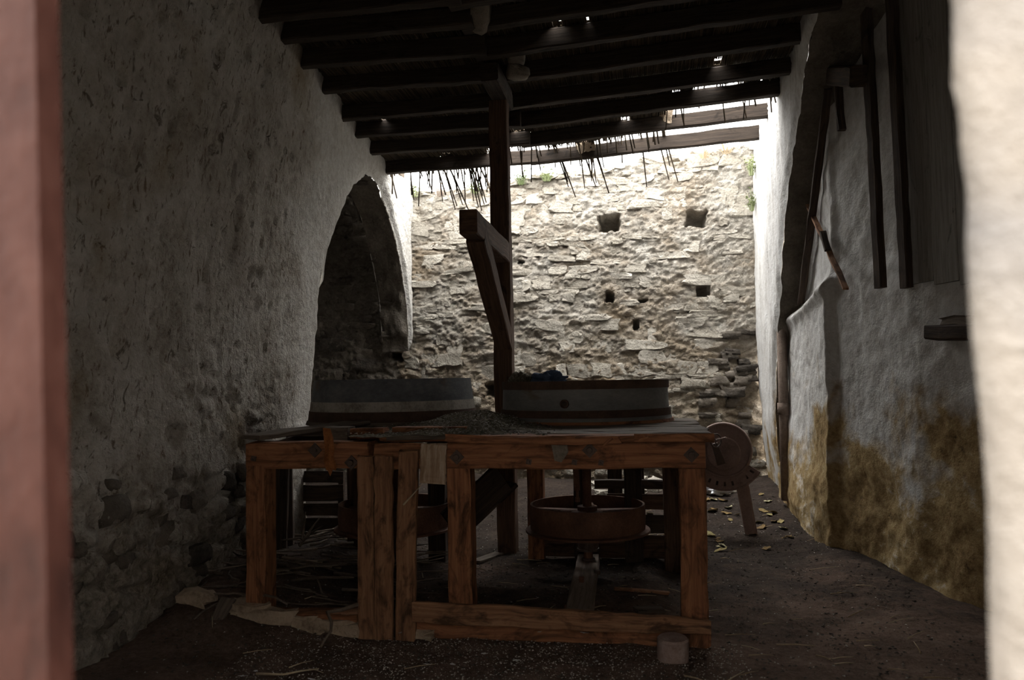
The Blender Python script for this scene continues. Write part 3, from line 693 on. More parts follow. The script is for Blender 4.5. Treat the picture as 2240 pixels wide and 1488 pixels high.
# left of the door, above it, and the inner face
def quadgrid(x0, x1, y, z0, z1):
    a, b = np.meshgrid(np.linspace(x0, x1, 6), np.linspace(z0, z1, 6), indexing='ij'); return (a, 0 * a + y, b)
fp += [quadgrid(-6, -1.15, JV, -.1, 6), quadgrid(-1.15, .6, JV, 2.35, 6), quadgrid(-6, -1.15, JV + .42, -.1, 6), quadgrid(-1.15, .5, JV + .42, 2.35, 6), quadgrid(.6, 5, JV + .42, -.1, 6)]
a, b = np.meshgrid(np.linspace(-1.2, .6, 5), np.linspace(JV, JV + .42, 3), indexing='ij'); fp.append((a, b, 0 * a + 2.35))
a, b = np.meshgrid(np.linspace(-.1, 2.4, 5), np.linspace(JV, JV + .42, 3), indexing='ij'); fp.append((0 * a - 1.15, b, a))
wall_front = tag(sheets_mesh('wall_front', fp, 'jamb'), kind='structure')
e0, e1 = at_v(106, 0, JV), at_v(138, 1488, JV)
door = MB(); 
def edge_u(z): return e1.x + (e0.x - e1.x) * (z - e1.z) / (e0.z - e1.z)
ex = [(edge_u(0.02), .02), (edge_u(.7), .7), (edge_u(1.4), 1.4), (edge_u(2.3), 2.3)]
door_o = None
wid = .15
for i in range(4):
    x1 = [p[0] - i * (wid + .004) for p in ex]; mb = MB()
    out = [(x1[j], JV - .02, ex[j][1]) for j in range(4)] + [(x1[j] - wid, JV - .02, ex[j][1]) for j in (3, 2, 1, 0)]
    mb.prism(out, (0, .035, 0))
    if i == 0:
        door_o = thing('door_1', (ex[0][0] - .3, JV, 0.0), 'faded red wooden door leaf standing ajar', 'door'); tag(door_o, kind='structure')
        del door_o['category']
    o = mb.build('plank', 'door', door_o)
for zz in (.4, 1.9):
    mb = MB(); mb.box((ex[0][0] - .40, JV + .03, zz), (.56, .03, .12)); mb.build('ledge_board', 'door', door_o)

# ---- roof: rafters, reeds laid over them, earth and tile above
ceiling_slab = None
LIGHT_HOLES = []   # (u, v, half u, half v)
def roofspot(px, py, hu, hv):
    p = CAM.copy(); d = ray(px, py); zz = 4.2
    for _ in range(4):
        p = CAM + d * ((zz - CAM.z) / d.z); zz = float(roof_z(p.x)) + .16
    LIGHT_HOLES.append((p.x, p.y, hu, hv))
for a in ((1220, 48, .035, .07), (1281, 48, .018, .06), (1568, 135, .035, .06), (950, 92, .03, .03), (838, 262, .03, .05), (1135, 283, .07, .06), (1368, 262, .05, .08), (660, 2, .02, .04),
          (975, 335, .05, .03), (1600, 190, .09, .09), (1545, 193, .13, .08)):
    roofspot(*a)
def v_end(u):       # ragged far edge of the roof covering
    return np.interp(u, [-3.5, -1.75, -1.62, -1.12, -1.05, -.15, -.08, .30, .36, 1.6], [9.02, 9.02, 8.36, 8.36, 8.93, 8.93, 8.40, 8.40, 7.70, 7.66])
us = np.arange(-3.45, 1.50, .03); vs_ = np.arange(.8, 9.1, .03)
Ug, Vg = np.meshgrid(us, vs_, indexing='ij')
cu, cvv = (Ug[:-1, :-1] + .015), (Vg[:-1, :-1] + .015)
keep = cvv < v_end(cu) - .02 + .05 * vnoise(cu * 9, cvv * 2)
for (hu_, hv_, a, b) in LIGHT_HOLES: keep &= ~((np.abs(cu - hu_) < a) & (np.abs(cvv - hv_) < b))
zlow = roof_z(Ug) + .175 + .006 * vnoise(Ug * 8, Vg * 8); zhi = zlow + .018
ceiling = tag(sheets_mesh('ceiling', [(Ug, Vg, zlow, keep), (Ug, Vg, zhi, keep)], 'earth', False), kind='structure')
RAFT = [8.95, 8.25, 7.6, 7.0, 6.4, 5.82, 5.36, 4.95, 4.3, 3.6, 2.9, 2.2, 1.5]
for i, v_ in enumerate(RAFT):
    mb = MB(); jz = random.uniform(-.012, .012); h = random.uniform(.135, .155)
    ul = float(left_u(np.array(v_), np.array(4.0))) - .12
    m = -1.13
    zc = lambda u_: float(roof_z(u_)) + h / 2 + jz
    mb.timber((ul, v_ + random.uniform(-.03, .03), zc(ul) + random.uniform(-.01, .03)), (m, v_, zc(m) - .01), .095, h, rough=.004, bev=.1, seg=12)
    mb.build('rafter', 'wood_roof', ceiling)
    mb = MB(); mb.timber((m - .1, v_ + .10, zc(m)), (1.50, v_ + .06 + random.uniform(-.03, .03), zc(1.5)), .095, h, rough=.004, bev=.1, seg=14)
    mb.build('rafter', 'wood_roof', ceiling)
reed_n = 0
u_ = -3.2
while u_ < 1.42:
    u_ += random.uniform(.0135, .0175)
    segs = []; lo = 4.2
    ve = float(v_end(u_)) + random.uniform(-.10, .06)
    blocks = sorted((hv_ - b - random.uniform(0, .03), hv_ + b + random.uniform(-.02, .02)) for (hu_, hv_, a, b) in LIGHT_HOLES if abs(u_ - hu_) < a * random.uniform(.6, 1.15))
    cur = lo
    for (b0, b1) in blocks:
        if random.random() < .30: continue
        if b0 > cur + .1 and b0 < ve: segs.append((cur, b0)); cur = max(b1, cur)
    if ve > cur + .05: segs.append((cur, ve))
    mb = MB(); r = random.uniform(.0065, .0095)
    for (a, b) in segs:
        n = max(2, int((b - a) / .6)); pts = []
        for i in range(n + 1):
            t = i / n; v_ = a + (b - a) * t
            pts.append((u_ + .006 * float(vnoise(v_ * 2, u_ * 30)), v_, float(roof_z(u_)) + .156 + r + .005 * float(vnoise(v_ * 3, u_ * 20, 4))))
        if b == ve and random.random() < .5:      # end has slumped over the edge
            L = random.choice([.10, .16, .25, .38, .5]) * random.uniform(.7, 1.2)
            if u_ > -1.1: L *= .6
            p = pts[-1]; sw = random.uniform(-.5, .8) * .3
            pts.append((p[0] + sw * L * .3, p[1] + L * .25, p[2] - L * .25)); pts.append((p[0] + sw * L, p[1] + L * .42, p[2] - L * .95))
        mb.tube(pts, r, 5)
    o = mb.build('reed', 'reed', ceiling, True); reed_n += 1
    if reed_n >= 298: break
for k in range(30):
    if k < 17: x, y0, v_, L = random.uniform(945, 1062), 372, 9.02, random.uniform(.16, .52)
    else: x, y0, v_, L = random.choice([1208, 1216, 1262, 1270, 1284, 1296, 1405, 1420, 1440, 1455]) + random.uniform(-4, 4), 352, 9.0, random.uniform(.12, .42)
    q = at_v(x, y0, v_); q.z = float(roof_z(q.x)) + .155; sw = random.uniform(.1, .55)
    mb = MB(); mb.tube([q + Vector((-.02, -.3, .012)), q, q + Vector((sw * L * .4, .10, -L * .5)), q + Vector((sw * L, .12, -L - .15))], [.011, .011, .010, .006], 6)
    mb.build('hanging_reed', 'reed', ceiling, True)
# broken tile and mortar lumps left on the far edge
for (uu, vv) in ((-2.45, 9.05), (-2.15, 9.06), (-1.95, 9.05), (-.55, 8.98), (-.02, 8.5), (.33, 8.3), (-.62, 9.0)):
    put(ST_ROUGH[random.randrange(5)], 'mortar_lump', (uu, vv, float(roof_z(uu)) + .13), (.13, .1, .13), (random.uniform(-1, 1), 0, random.uniform(0, 3)), ceiling)
# ================================================================== THE CRANE POST
PX, PY, PW = -1.13, 6.46, .155
post = thing('hoist_post', (PX, PY, 0), 'tall dark timber post with a short arm and diagonal brace behind the millstones', 'hoist')
mb = MB(); mb.timber((PX, PY, .0), (PX - .02, PY, 3.868), PW, PW, up=(0, 1, 0), rough=.003, seg=26, bev=.06); mb.build('pole', 'wood_post', post)
mb = MB(); mb.timber((PX + .005, PY - PW / 2, 2.56), (PX + .015, 5.02, 2.555), .125, .165, rough=.003, bev=.06); mb.build('arm', 'wood_post', post)
mb = MB(); mb.timber((PX, PY - .02, 1.80), (PX + .012, 5.30, 2.52), .135, .15, rough=.003, bev=.06); mb.build('brace', 'wood_post', post)
beam = thing('bolster', (PX, PY, 3.87), 'dark bolster block with mortar lumps on top of the tall post', 'bolster')
mb = MB(); mb.timber((PX, 5.95, 3.943), (PX, 6.66, 3.943), .15, .145, rough=.005, bev=.1); mb.build('timber', 'wood_roof', beam)
for k, (px, py, v_, sc, rt) in enumerate(((1128, 112, 6.08, (.13, .2, .20), (.2, 0, .2)), (1134, 160, 6.16, (.17, .16, .09), (0, .1, .2)), (1052, 22, 5.35, (.15, .34, .16), (-.3, .2, .2)))):
    p = at_v(px, py, v_); par = beam if k < 2 else ceiling
    put(stone_mesh(91 + k, 'plaster_pale', 3, .5), 'mortar_lump', p - par.location, sc, rt, par)

# ================================================================== THE MILL FRAME
FV = 4.456                 # front plane of the timber frame
frame = thing('mill_frame', (-1.0, 5.4, 0.0), 'reddish brown timber frame table carrying the two round millstone casings', 'mill frame')
def tm(name, p0, p1, w, h, mat='wood_red', **kw):
    mb = MB(); mb.timber(p0, p1, w, h, **kw); return mb.build(name, mat, frame)
def leg(u0, u1, z0, z1, v=FV, dep=.15, mat='wood_red', **kw):
    c = (u0 + u1) / 2
    return tm('leg', (c, v + dep / 2, z0), (c + kw.pop('lean', 0), v + dep / 2, z1), abs(u1 - u0), dep, mat, up=(0, 1, 0), bev=.05, **kw)
def bolt(px, py, v, sq=.046, rot=.78, parent=None):
    p = at_v(px, py, v); mb = MB()
    R = Matrix.Rotation(rot, 3, 'Y')
    mb.box((p.x, v - .008, p.z), (sq * 1.35, .012, sq * 1.35), rot=R); mb.disc((p.x, v - .034, p.z), sq * .38, .03, (0, 1, 0), 10)
    best = min((c for c in frame.children if c.name.startswith(('beam', 'leg'))), key=lambda c: max(0, min(v_.co.x for v_ in c.data.vertices) + frame.location.x - p.x, p.x - max(v_.co.x for v_ in c.data.vertices) - frame.location.x) + (0 if c.name.startswith('beam') else .01))
    return mb.build('bolt', 'iron', best)
# front legs
leg(-2.404, -2.275, .115, 1.0)
leg(-1.135, -0.995, .08, .985, lean=-.005)
leg(0.185, 0.33, .0, .985, lean=.008)
# rear legs
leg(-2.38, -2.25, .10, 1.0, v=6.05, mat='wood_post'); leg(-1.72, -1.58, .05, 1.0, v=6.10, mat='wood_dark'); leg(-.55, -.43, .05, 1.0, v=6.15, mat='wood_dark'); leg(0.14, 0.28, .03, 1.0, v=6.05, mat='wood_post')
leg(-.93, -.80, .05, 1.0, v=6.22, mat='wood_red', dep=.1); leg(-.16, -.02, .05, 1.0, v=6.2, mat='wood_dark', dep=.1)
# head beams
tm('beam', (-2.404, FV + .075, 1.062), (-1.62, FV + .075, 1.062), .15, .158, rough=.004, ragged=.01, bev=.06)
tm('beam', (-1.60, FV + .09, 1.05), (-1.0, FV + .09, 1.05), .10, .15, 'wood_red', rough=.006, ragged=.02, bev=.08)
tm('beam', (-1.137, FV + .07, 1.058), (0.338, FV + .07, 1.062), .15, .150, rough=.004, bev=.05)
for (uu, v0, v1) in ((-2.34, FV + .16, 6.2), (.255, FV + .16, 6.2), (-1.06, FV + .15, 6.2)):
    tm('side_beam', (uu, v0, 1.06), (uu, v1, 1.06), .12, .14, 'wood_post')
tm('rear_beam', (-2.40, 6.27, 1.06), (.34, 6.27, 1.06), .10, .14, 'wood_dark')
# table boards, laid left to right, edges broken at the front
vb = FV - .05; rows = [(.155, .036), (.20, .036), (.19, .036), (.21, .036), (.20, .036), (.20, .036), (.2, .036), (.19, .036), (.17, .036), (.12, .036)]
for i, (w, h) in enumerate(rows):
    z = 1.158
    x0 = -1.12 if i == 0 else (-1.55 if i == 1 else -2.39)
    if i == 2: x0 = -1.95
    zz = z + .0015 * (i % 3)
    tm('top_board', (x0 + random.uniform(-.02, .02), vb + w / 2, zz), (.385 + random.uniform(-.012, .012), vb + w / 2, zz), w - .006, h, 'wood_red' if i == 0 else 'wood_grey', rough=.003, ragged=.012, bev=.12)
    vb += w
    if vb > 6.30: break
# split strip along the front edge
tm('edge_strip', (-1.12, FV - .055, 1.168), (-.13, FV - .055, 1.150), .02, .042, 'wood_red', rough=.006, ragged=.02, bow=-.01)
tm('edge_strip', (-.05, FV - .055, 1.16), (.385, FV - .052, 1.163), .02, .045, 'wood_red', rough=.003)
# loose slanting board and packing on the left corner
tm('loose_board', (-2.42, FV + .10, 1.165), (-2.0, 5.35, 1.21), .20, .03, 'wood_grey', rough=.003, ragged=.02)
tm('packing_block', (-2.02, FV + .36, 1.165), (-1.86, FV + .36, 1.165), .14, .09, 'wood_grey')
tm('packing_block', (-1.84, FV + .34, 1.17), (-1.62, FV + .34, 1.17), .12, .07, 'wood_red')
tm('packing_block', (-1.56, FV + .34, 1.19), (-1.08, FV + .34, 1.19), .12, .04, 'wood_red')
tm('packing_block', (-1.58, FV + .2, 1.15), (-1.20, FV + .2, 1.15), .14, .035, 'wood_red', ragged=.03)
# front boards
def fboard(x0, x1, yt, yb, mat, v=FV - .022, th=.035, **kw):
    a = at_v((x0[0] + x1[0]) / 2, yt, v); b = at_v((x0[1] + x1[1]) / 2, yb, v)
    w = (at_v(x1[0], yt, v) - at_v(x0[0], yt, v)).x
    b.z = max(b.z, fz(b.x, v) - .005)
    return tm('front_board', b, a, w, th, mat, up=(0, 1, 0), bev=.12, ragged=.012, rough=.003, seg=14, **kw)
fboard((783, 785), (818, 820), 998, 1400, 'wood_board'); fboard((820, 822), (858, 860), 999, 1400, 'wood_board', v=FV - .026)
fboard((873, 869), (915, 904), 986, 1398, 'wood_board', v=FV - .022)
fboard((921, 918), (977, 975), 972, 1057, 'wood_pale', v=FV - .03, th=.02)
# kick rail and sill
p0, p1 = at_v(904, 1339, FV - .03), at_v(1552, 1371, FV - .03)
tm('kick_rail', p0, p1, .035, .105, 'wood_board', rough=.005, ragged=.012, seg=20, prof=lambda t: (1, 1.12 - .35 * t * t if t < .93 else .75))
tm('sill', (-1.36, FV + .085, .05), (.335, FV + .085, .047), .14, .10, 'wood_red', rough=.005, ragged=.01)
a, b = at_v(592, 1358, FV), at_v(786, 1365, FV)
tm('sill', (-2.40, FV + .07, a.z), (-1.70, FV + .07, b.z + .005), .13, .085, 'wood_red', rough=.005)
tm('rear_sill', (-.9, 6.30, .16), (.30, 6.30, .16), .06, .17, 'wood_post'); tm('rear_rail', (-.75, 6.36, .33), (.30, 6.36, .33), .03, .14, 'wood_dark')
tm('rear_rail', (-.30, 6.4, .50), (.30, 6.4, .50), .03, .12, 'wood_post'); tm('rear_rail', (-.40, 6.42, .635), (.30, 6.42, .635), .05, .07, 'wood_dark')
# bolts, patch, hanging rust
for a in ((1512, 995), (1000, 1000), (1290, 985), (770, 1012), (690, 985)): bolt(a[0], a[1], FV)
for a in ((1157, 1010), (1257, 1011), (1315, 1012), (556, 1003)): bolt(a[0], a[1], FV, .022, .2)
mb = MB(); pp = [at_v(x, y, FV - .022) for (x, y) in ((1206, 974), (1240, 972), (1243, 990), (1228, 1012), (1213, 1008))]; mb.prism(pp, (0, .01, 0)); mb.build('mortar_patch', 'plaster_pale', frame)
for (xs, ys) in (((1320, 1338), (976, 958)), ((1398, 1418), (964, 956))):
    tm('splinter', at_v(xs[0], ys[0], FV - .07), at_v(xs[1], ys[1], FV - .07), .012, .03, 'wood_red', up=(0, 1, 0))
# hanging plate of rust
rs = thing('rusty_strip', at_v(722, 985, FV - .03), 'torn orange rusty sheet strip hanging over the frame beam', 'metal scrap')
mb = MB(); pts = [(706, 936), (722, 938), (728, 958), (731, 985), (729, 1000), (736, 1022), (733, 1030), (728, 1027), (722, 1042), (717, 1030), (713, 1028), (709, 1010), (711, 985), (708, 960)]
mb.prism([at_v(x, y, FV - .035 + .012 * math.sin(y * .06)) for (x, y) in pts], (0, .006, 0)); mb.build('strip', M['rust'] if False else rough_mat('orange rust scale', [(0.3, (0.20, 0.07, 0.025)), (0.7, (0.42, 0.17, 0.06))], 18, 90, .5), rs)

# ================================================================== MILLSTONE CASINGS
def ringpart(name, c, prof, mat, parent, n=96, jit=0.0):
    mb = MB(); mb.lathe(c, prof, n, jit=jit); o = mb.build(name, mat, parent, False); fix_normals(o)
    o.data.polygons.foreach_set('use_smooth', [True] * len(o.data.polygons))
    md = o.modifiers.new('edges', 'EDGE_SPLIT'); md.split_angle = .6
    return o
def tube_prof(r0, r1, z0, z1, th): return [(r0, z0), (r1, z1), (r1 - th, z1), (r0 - th, z0)]
CR, CL, CVV = (-.43, 5.94), (-1.955, 5.98), None
def casing_base(c, z): return (c[0], c[1], z)
cr = thing('millstone_casing', (CR[0], CR[1], 1.18), 'grey round millstone casing with brown top rim beside the post, on the table', 'millstone casing', 'millstone casings')
T = 1.178
ringpart('base_ring', (CR[0], CR[1], T), tube_prof(.665, .655, 0, .022, .12), 'wood_red', cr)
ringpart('lower_ring', (CR[0], CR[1], T + .022), tube_prof(.648, .640, 0, .024, .1), 'casing', cr)
shell_r = ringpart('shell', (CR[0], CR[1], T + .04), tube_prof(.628, .620, 0, .255, .02), 'casing', cr)
ringpart('hoop', (CR[0], CR[1], T + .047), tube_prof(.642, .640, 0, .052, .016), 'hoop', cr)
ringpart('hoop', (CR[0], CR[1], T + .245), tube_prof(.630, .630, 0, .058, .014), 'hoop', cr)
mb = MB(); mb.disc((CR[0], CR[1], T + .235), .60, .04, n=64); mb.build('lid', 'wood_grey', cr)
p = at_v(1235, 884, CR[1] - .62); hv = CR[1] - math.sqrt(.627 ** 2 - (p.x - CR[0]) ** 2); p = at_v(1235, 884, hv)
nn = Vector((p.x - CR[0], p.y - CR[1], 0)).normalized()
mb = MB(); mb.lathe(p - nn * .01, [(.030, 0), (.030, .022), (.019, .022), (.019, 0)], 24, nn); mb.build('hole_rim', 'hoop', shell_r)
mb = MB(); mb.disc(p - nn * .008, .019, .012, nn, 16); mb.build('plug', 'wood_dark', shell_r)

cl = thing('millstone_casing', (CL[0], CL[1], 1.18), 'blue-black round millstone casing with a pale lower band, nearest the arch', 'millstone casing', 'millstone casings')
T = 1.178
ringpart('base_ring', (CL[0], CL[1], T), tube_prof(.68, .67, 0, .028, .14), 'wood_grey', cl)
ringpart('hoop', (CL[0], CL[1], T + .028), tube_prof(.662, .655, 0, .075, .05), 'hoop', cl)
ringpart('band', (CL[0], CL[1], T + .10), tube_prof(.650, .642, 0, .075, .04), 'band', cl, jit=.0012)
shell_l = ringpart('shell', (CL[0], CL[1], T + .165), tube_prof(.638, .615, 0, .175, .02), 'casing_blue', cl)
mb = MB(); mb.disc((CL[0], CL[1], T + .27), .58, .03, n=64); mb.build('lid', 'wood_grey', cl)
p = at_v(847, 862, CL[1] - .62); nn = Vector((p.x - CL[0], p.y - CL[1], 0)).normalized(); p = Vector((CL[0], CL[1], p.z)) + nn * .622
mb = MB(); mb.lathe(p, [(.024, -.01), (.024, .016), (.012, .016), (.012, -.01)], 20, nn); mb.build('rivet', 'casing_blue', shell_l)

# things lying on the casing lid: blue rag and a crust of meal
def blob(name, c, size, mat, parent=None, seed=0, amp=.35, n=24, m=14, sharp=2.5, smooth=True):
    th, ph = np.meshgrid(np.linspace(0, 2 * math.pi, n, endpoint=False), np.linspace(.02, math.pi - .02, m), indexing='ij')
    x, y, z = np.cos(th) * np.sin(ph), np.sin(th) * np.sin(ph), np.cos(ph)
    d = 1 + amp * fbm(x * sharp + seed, y * sharp, z * sharp, 4)
    X, Y, Z = x * d * size[0] / 2, y * d * size[1] / 2, z * d * size[2] / 2
    Z = np.maximum(Z, -size[2] * .32)
    vs = np.stack([X, Y, Z], -1).reshape(-1, 3) + np.array(c)
    I = np.arange(n * m).reshape(n, m); fs = []
    for a in range(n):
        a2 = (a + 1) % n
        for b in range(m - 1): fs.append((int(I[a, b]), int(I[a, b + 1]), int(I[a2, b + 1]), int(I[a2, b])))
    fs.append(tuple(int(q) for q in I[::-1, 0][::-1])); fs.append(tuple(int(q) for q in I[:, m - 1][::-1]))
    mb = MB(); mb.add([tuple(v) for v in vs], fs); o = mb.build(name, mat, parent, smooth); fix_normals(o); return o
lt = 1.178 + .275
p = at_v(1197, 830, 5.75); tag(blob('blue_rag', (p.x, 5.75, lt + .035), (.25, .2, .11), 'cloth', None, 3, .5, 36, 22, 3.5), 'crumpled blue rag on the grey millstone casing', 'rag')
p = at_v(1135, 832, 5.72); tag(blob('meal_crust', (p.x, 5.78, lt + .035), (.17, .2, .12), 'husk', None, 9, .35), 'grey lump of caked meal beside the blue rag', 'lump')

# ================================================================== PULLEYS UNDER THE FRAME
def pulley(c, label, R=.43):
    u, v = c
    t = thing('belt_pulley', (u, v, .37), label, 'pulley', 'rusty flat-belt pulleys under the mill frame')
    z0, z1 = .375, .555
    ringpart('rim', (u, v, 0), [(R, z0), (R + .004, (z0 + z1) / 2), (R, z1), (R - .016, z1), (R - .012, (z0 + z1) / 2), (R - .016, z0)], 'rust', t)
    ringpart('flange', (u, v, 0), [(R - .01, z0), (R + .035, z0 - .008), (R + .038, z0 - .022), (R - .01, z0 - .02)], 'rust', t)
    ringpart('hub', (u, v, 0), [(.075, .43), (.075, .535), (.034, .535), (.034, .43)], 'rust', t, 32)
    for k in range(5):
        an = k * 2 * math.pi / 5 + .35; e = Vector((math.cos(an), math.sin(an), 0))
        mb = MB(); mb.timber(Vector((u, v, .49)) + e * .06, Vector((u, v, .485)) + e * (R - .012), .11, .028, up=(0, 0, 1), seg=4, rough=0, bev=.3, w1=.075)
        mb.build('spoke', 'rust', t)
    return t
pulley(CR, 'rusty flanged belt pulley in the open frame bay in front of the rear rails')
pulley((CL[0] + .02, CL[1] - .04), 'rusty flanged belt pulley half hidden by the vertical front boards', .44)
def spindle(c, label, foot):
    u, v = c; t = thing('spindle', (u, v, .12), label, 'spindle', 'mill spindles')
    def cy(name, r, a, b, mat, n=24): mb = MB(); mb.disc((u, v, a), r, b - a, n=n); return mb.build(name, mat, t)
    cy('shaft', .034, .14, 1.10, 'rust'); cy('drum', .078, .215, .345, 'iron'); cy('collar', .084, .205, .222, 'iron'); cy('cap', .066, .345, .37, 'iron')
    if foot:
        cy('footstep', .05, .10, .15, 'iron'); cy('locknut', .058, .115, .135, 'hoop', 6)
spindle(CR, 'upright iron spindle through the open-bay pulley', True)
spindle((CL[0] + .02, CL[1] - .04), 'upright iron spindle through the pulley behind the front boards', True)
# regulating rod beside the spindle
rod = thing('lifting_rod', (-.60, 5.5, .5), 'thin rusty lifting rod hanging by the open-bay spindle', 'rod')
q = at_v(1259, 1040, 5.5); q2 = at_v(1263, 1092, 5.5)
mb = MB(); mb.timber(q + Vector((0, 0, .08)), q2 + Vector((0, 0, .06)), .04, .018, up=(0, 1, 0), rough=0); mb.build('bar', 'rust', rod)
mb = MB(); mb.tube([q2 + Vector((0, 0, .1)), q2], .011, 8); mb.disc(q2 - Vector((0, 0, .02)), .018, .03, n=10); mb.build('tip', 'rust', rod)
# bearing plank on the floor
bt = thing('bearing_plank', (-.41, 5.4, fz(-.4, 5.4)), 'dusty thick plank on the floor under the open-bay spindle', 'plank')
mb = MB(); mb.timber((-.405, 4.72, .085), (-.44, 6.12, .10), .165, .075, rough=.003, bev=.08); mb.build('plank', 'wood_dust', bt)
q = at_v(1272, 1262, 5.3); q2 = at_v(1273, 1317, 5.3); mb = MB(); mb.timber((q.x, 5.3, .12), (q.x, 5.3, q.z), .032, .014, up=(0, 1, 0), rough=0); mb.build('plate', 'rust', bt)
mb = MB(); mb.disc((-.34, 5.55, .125), .022, .03, n=6); mb.build('nut', 'iron', bt)

# ================================================================== BEHIND THE FRAME
# sloping plank chute in shadow
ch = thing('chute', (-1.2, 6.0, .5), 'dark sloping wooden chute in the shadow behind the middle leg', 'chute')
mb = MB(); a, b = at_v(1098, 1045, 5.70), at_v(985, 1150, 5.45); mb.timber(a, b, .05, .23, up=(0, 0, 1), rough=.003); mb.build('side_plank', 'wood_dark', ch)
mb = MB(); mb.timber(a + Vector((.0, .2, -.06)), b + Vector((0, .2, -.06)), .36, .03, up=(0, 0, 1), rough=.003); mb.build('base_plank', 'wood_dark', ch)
# slatted screen beyond the left bay
sc_ = thing('slatted_screen', (-2.3, 6.9, 0), 'dark slatted wooden screen seen through the bay nearest the arch', 'screen')
v_ = 6.62
for (yt, yb) in ((1031, 1056), (1061, 1096), (1101, 1128), (1133, 1162), (1167, 1198)):
    a, b = at_v(628, (yt + yb) / 2, v_), at_v(752, (yt + yb) / 2, v_)
    h = (at_v(690, yt, v_) - at_v(690, yb, v_)).z
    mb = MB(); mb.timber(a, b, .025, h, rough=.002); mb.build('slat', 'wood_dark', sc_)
for x in (640, 745):
    a, b = at_v(x, 1032, v_ + .03), at_v(x, 1215, v_ + .03); mb = MB(); mb.timber((a.x, v_ + .04, .1), (a.x, v_ + .04, a.z), .05, .04, up=(0, 1, 0)); mb.build('stile', 'wood_dark', sc_)
for (xa, xb, vv, lab) in ((611, 616, 5.75, 'wide dark plank added to darken the wall behind the corner leg'), (632, 628, 5.95, 'narrow dark plank added to darken the wall beside the slatted screen')):  # dark planks added to stand in for shaded, soiled wall and sticks
    a, b = at_v(xa, 1200, vv), at_v(xb, 1022, vv + .25); a.z = fz(a.x, a.y) + .005
    mb = MB(); mb.timber(a, b, .13 if xa == 611 else .09, .025, up=(0, 1, 0), rough=.003, ragged=.01); tag(mb.build('shade_plank', 'wood_dark'), lab, 'plank', 'planks added to darken the wall behind the corner leg')
# low rail frame lying further back
lf = thing('low_trestle', (-.4, 7.2, .1), 'low timber trestle standing behind the open frame bay', 'trestle')
for (x, w) in ((1173, 26), (1345, 30), (1402, 14)):
    a = at_v(x, 1040, 7.05); mb = MB(); mb.timber((a.x, 7.05, fz(a.x, 7.05) - .01), (a.x, 7.05, .83), w / 1701 * 7.1, .08, up=(0, 1, 0)); mb.build('leg', 'wood_dark', lf)
mb = MB(); a = at_v(1150, 1035, 7.05); b = at_v(1475, 1035, 7.05); mb.timber((a.x, 7.05, .87), (b.x, 7.05, .87), .3, .09); mb.build('top_rail', 'wood_dark', lf)

# ================================================================== CAST MACHINE BY THE BACK WALL
mv = 7.55
mc = at_v(1583, 985, mv); mr = (at_v(1628, 985, mv) - at_v(1583, 985, mv)).x * 1.36
ma = thing('cast_iron_machine', (mc.x, mv, fz(mc.x, mv)), 'faded pink-brown iron machine with round housing and splayed leg near the back wall', 'machine')
ax = Vector((-.12, -1, .05)).normalized()
e1 = Vector((1, 0, 0)) - ax * ax.x; e1.normalize(); e2 = e1.cross(ax) * -1
if e2.z < 0: e2 = -e2
mb = MB(); mb.disc(mc - ax * .10, mr * .98, .11, ax, 56, .15); mb.build('housing', 'machine', ma)
mb = MB(); mb.lathe(mc, [(mr * .99, -.02), (mr * 1.03, .005), (mr * 1.0, .03), (mr * .93, .03), (mr * .92, -.02)], 64, ax); o = mb.build('rim', 'machine', ma, True); fix_normals(o)
mb = MB(); mb.disc(mc + ax * .005 - e2 * mr * .12, mr * .62, .035, ax, 48, .3); mb.build('cover', 'machine', ma)
mb = MB(); mb.tube([mc + ax * .02 + (e1 * math.cos(t) + e2 * math.sin(t)) * mr * .72 for t in np.linspace(1.1, 2.0, 9)], .007, 6); mb.build('lifting_lug', 'machine', ma)
# slotted sector plate below
r0, r1 = mr * 1.02, mr * 1.46; a0, a1 = math.radians(-148), math.radians(-32)
def P(r, a, d=0): return mc + (e1 * math.cos(a) + e2 * math.sin(a)) * r + ax * d
mb = MB()
def sector(ra, rb, aa, ab, n=4):
    for k in range(n):
        x, y = aa + (ab - aa) * k / n, aa + (ab - aa) * (k + 1) / n
        vs = [P(ra, x, -.01), P(rb, x, -.01), P(rb, y, -.01), P(ra, y, -.01), P(ra, x, .012), P(rb, x, .012), P(rb, y, .012), P(ra, y, .012)]
        mb.add(vs, [(0, 1, 2, 3), (7, 6, 5, 4), (0, 4, 5, 1), (1, 5, 6, 2), (2, 6, 7, 3), (3, 7, 4, 0)])
sector(r0, r0 + .035, a0, a1, 16); sector(r1 - .035, r1, a0, a1, 16)
ns = 9; da = (a1 - a0) / ns
for k in range(ns + 1):
    c = a0 + da * k; sector(r0 + .035, r1 - .035, max(a0, c - da * .36), min(a1, c + da * .36), 2)
slp = mb.build('slotted_plate', 'machine', ma)
mb = MB(); mb.tube([P(r1, a0 + (a1 - a0) * k / 24, .01) for k in range(25)], .010, 6); mb.build('plate_edge', 'machine', slp)
for (sx, xt, xb) in ((1, 1613, 1640), (-1, 1520, 1500)):
    a = at_v(xt, 1005, mv); b = at_z(xb, 1108, .12) if sx > 0 else Vector((mc.x - .30, mv, .1))
    b = Vector((b.x if sx < 0 else at_v(xb, 1105, mv).x, mv + .0, fz(mc.x + .2 * sx, mv)))
    mb = MB(); mb.timber(b, a, .10, .045, up=(0, 1, 0), rough=0, seg=4, bev=.15, w1=.115); lg = mb.build('leg', 'machine', ma)
    mb = MB(); mb.timber(b + Vector((.055, .03, 0)), a + Vector((.055, .03, 0)), .012, .09, up=(0, 1, 0), rough=0, seg=3); mb.build('leg_flange', 'machine', lg)
hw = at_v(1566, 964, mv - .16); mb = MB()
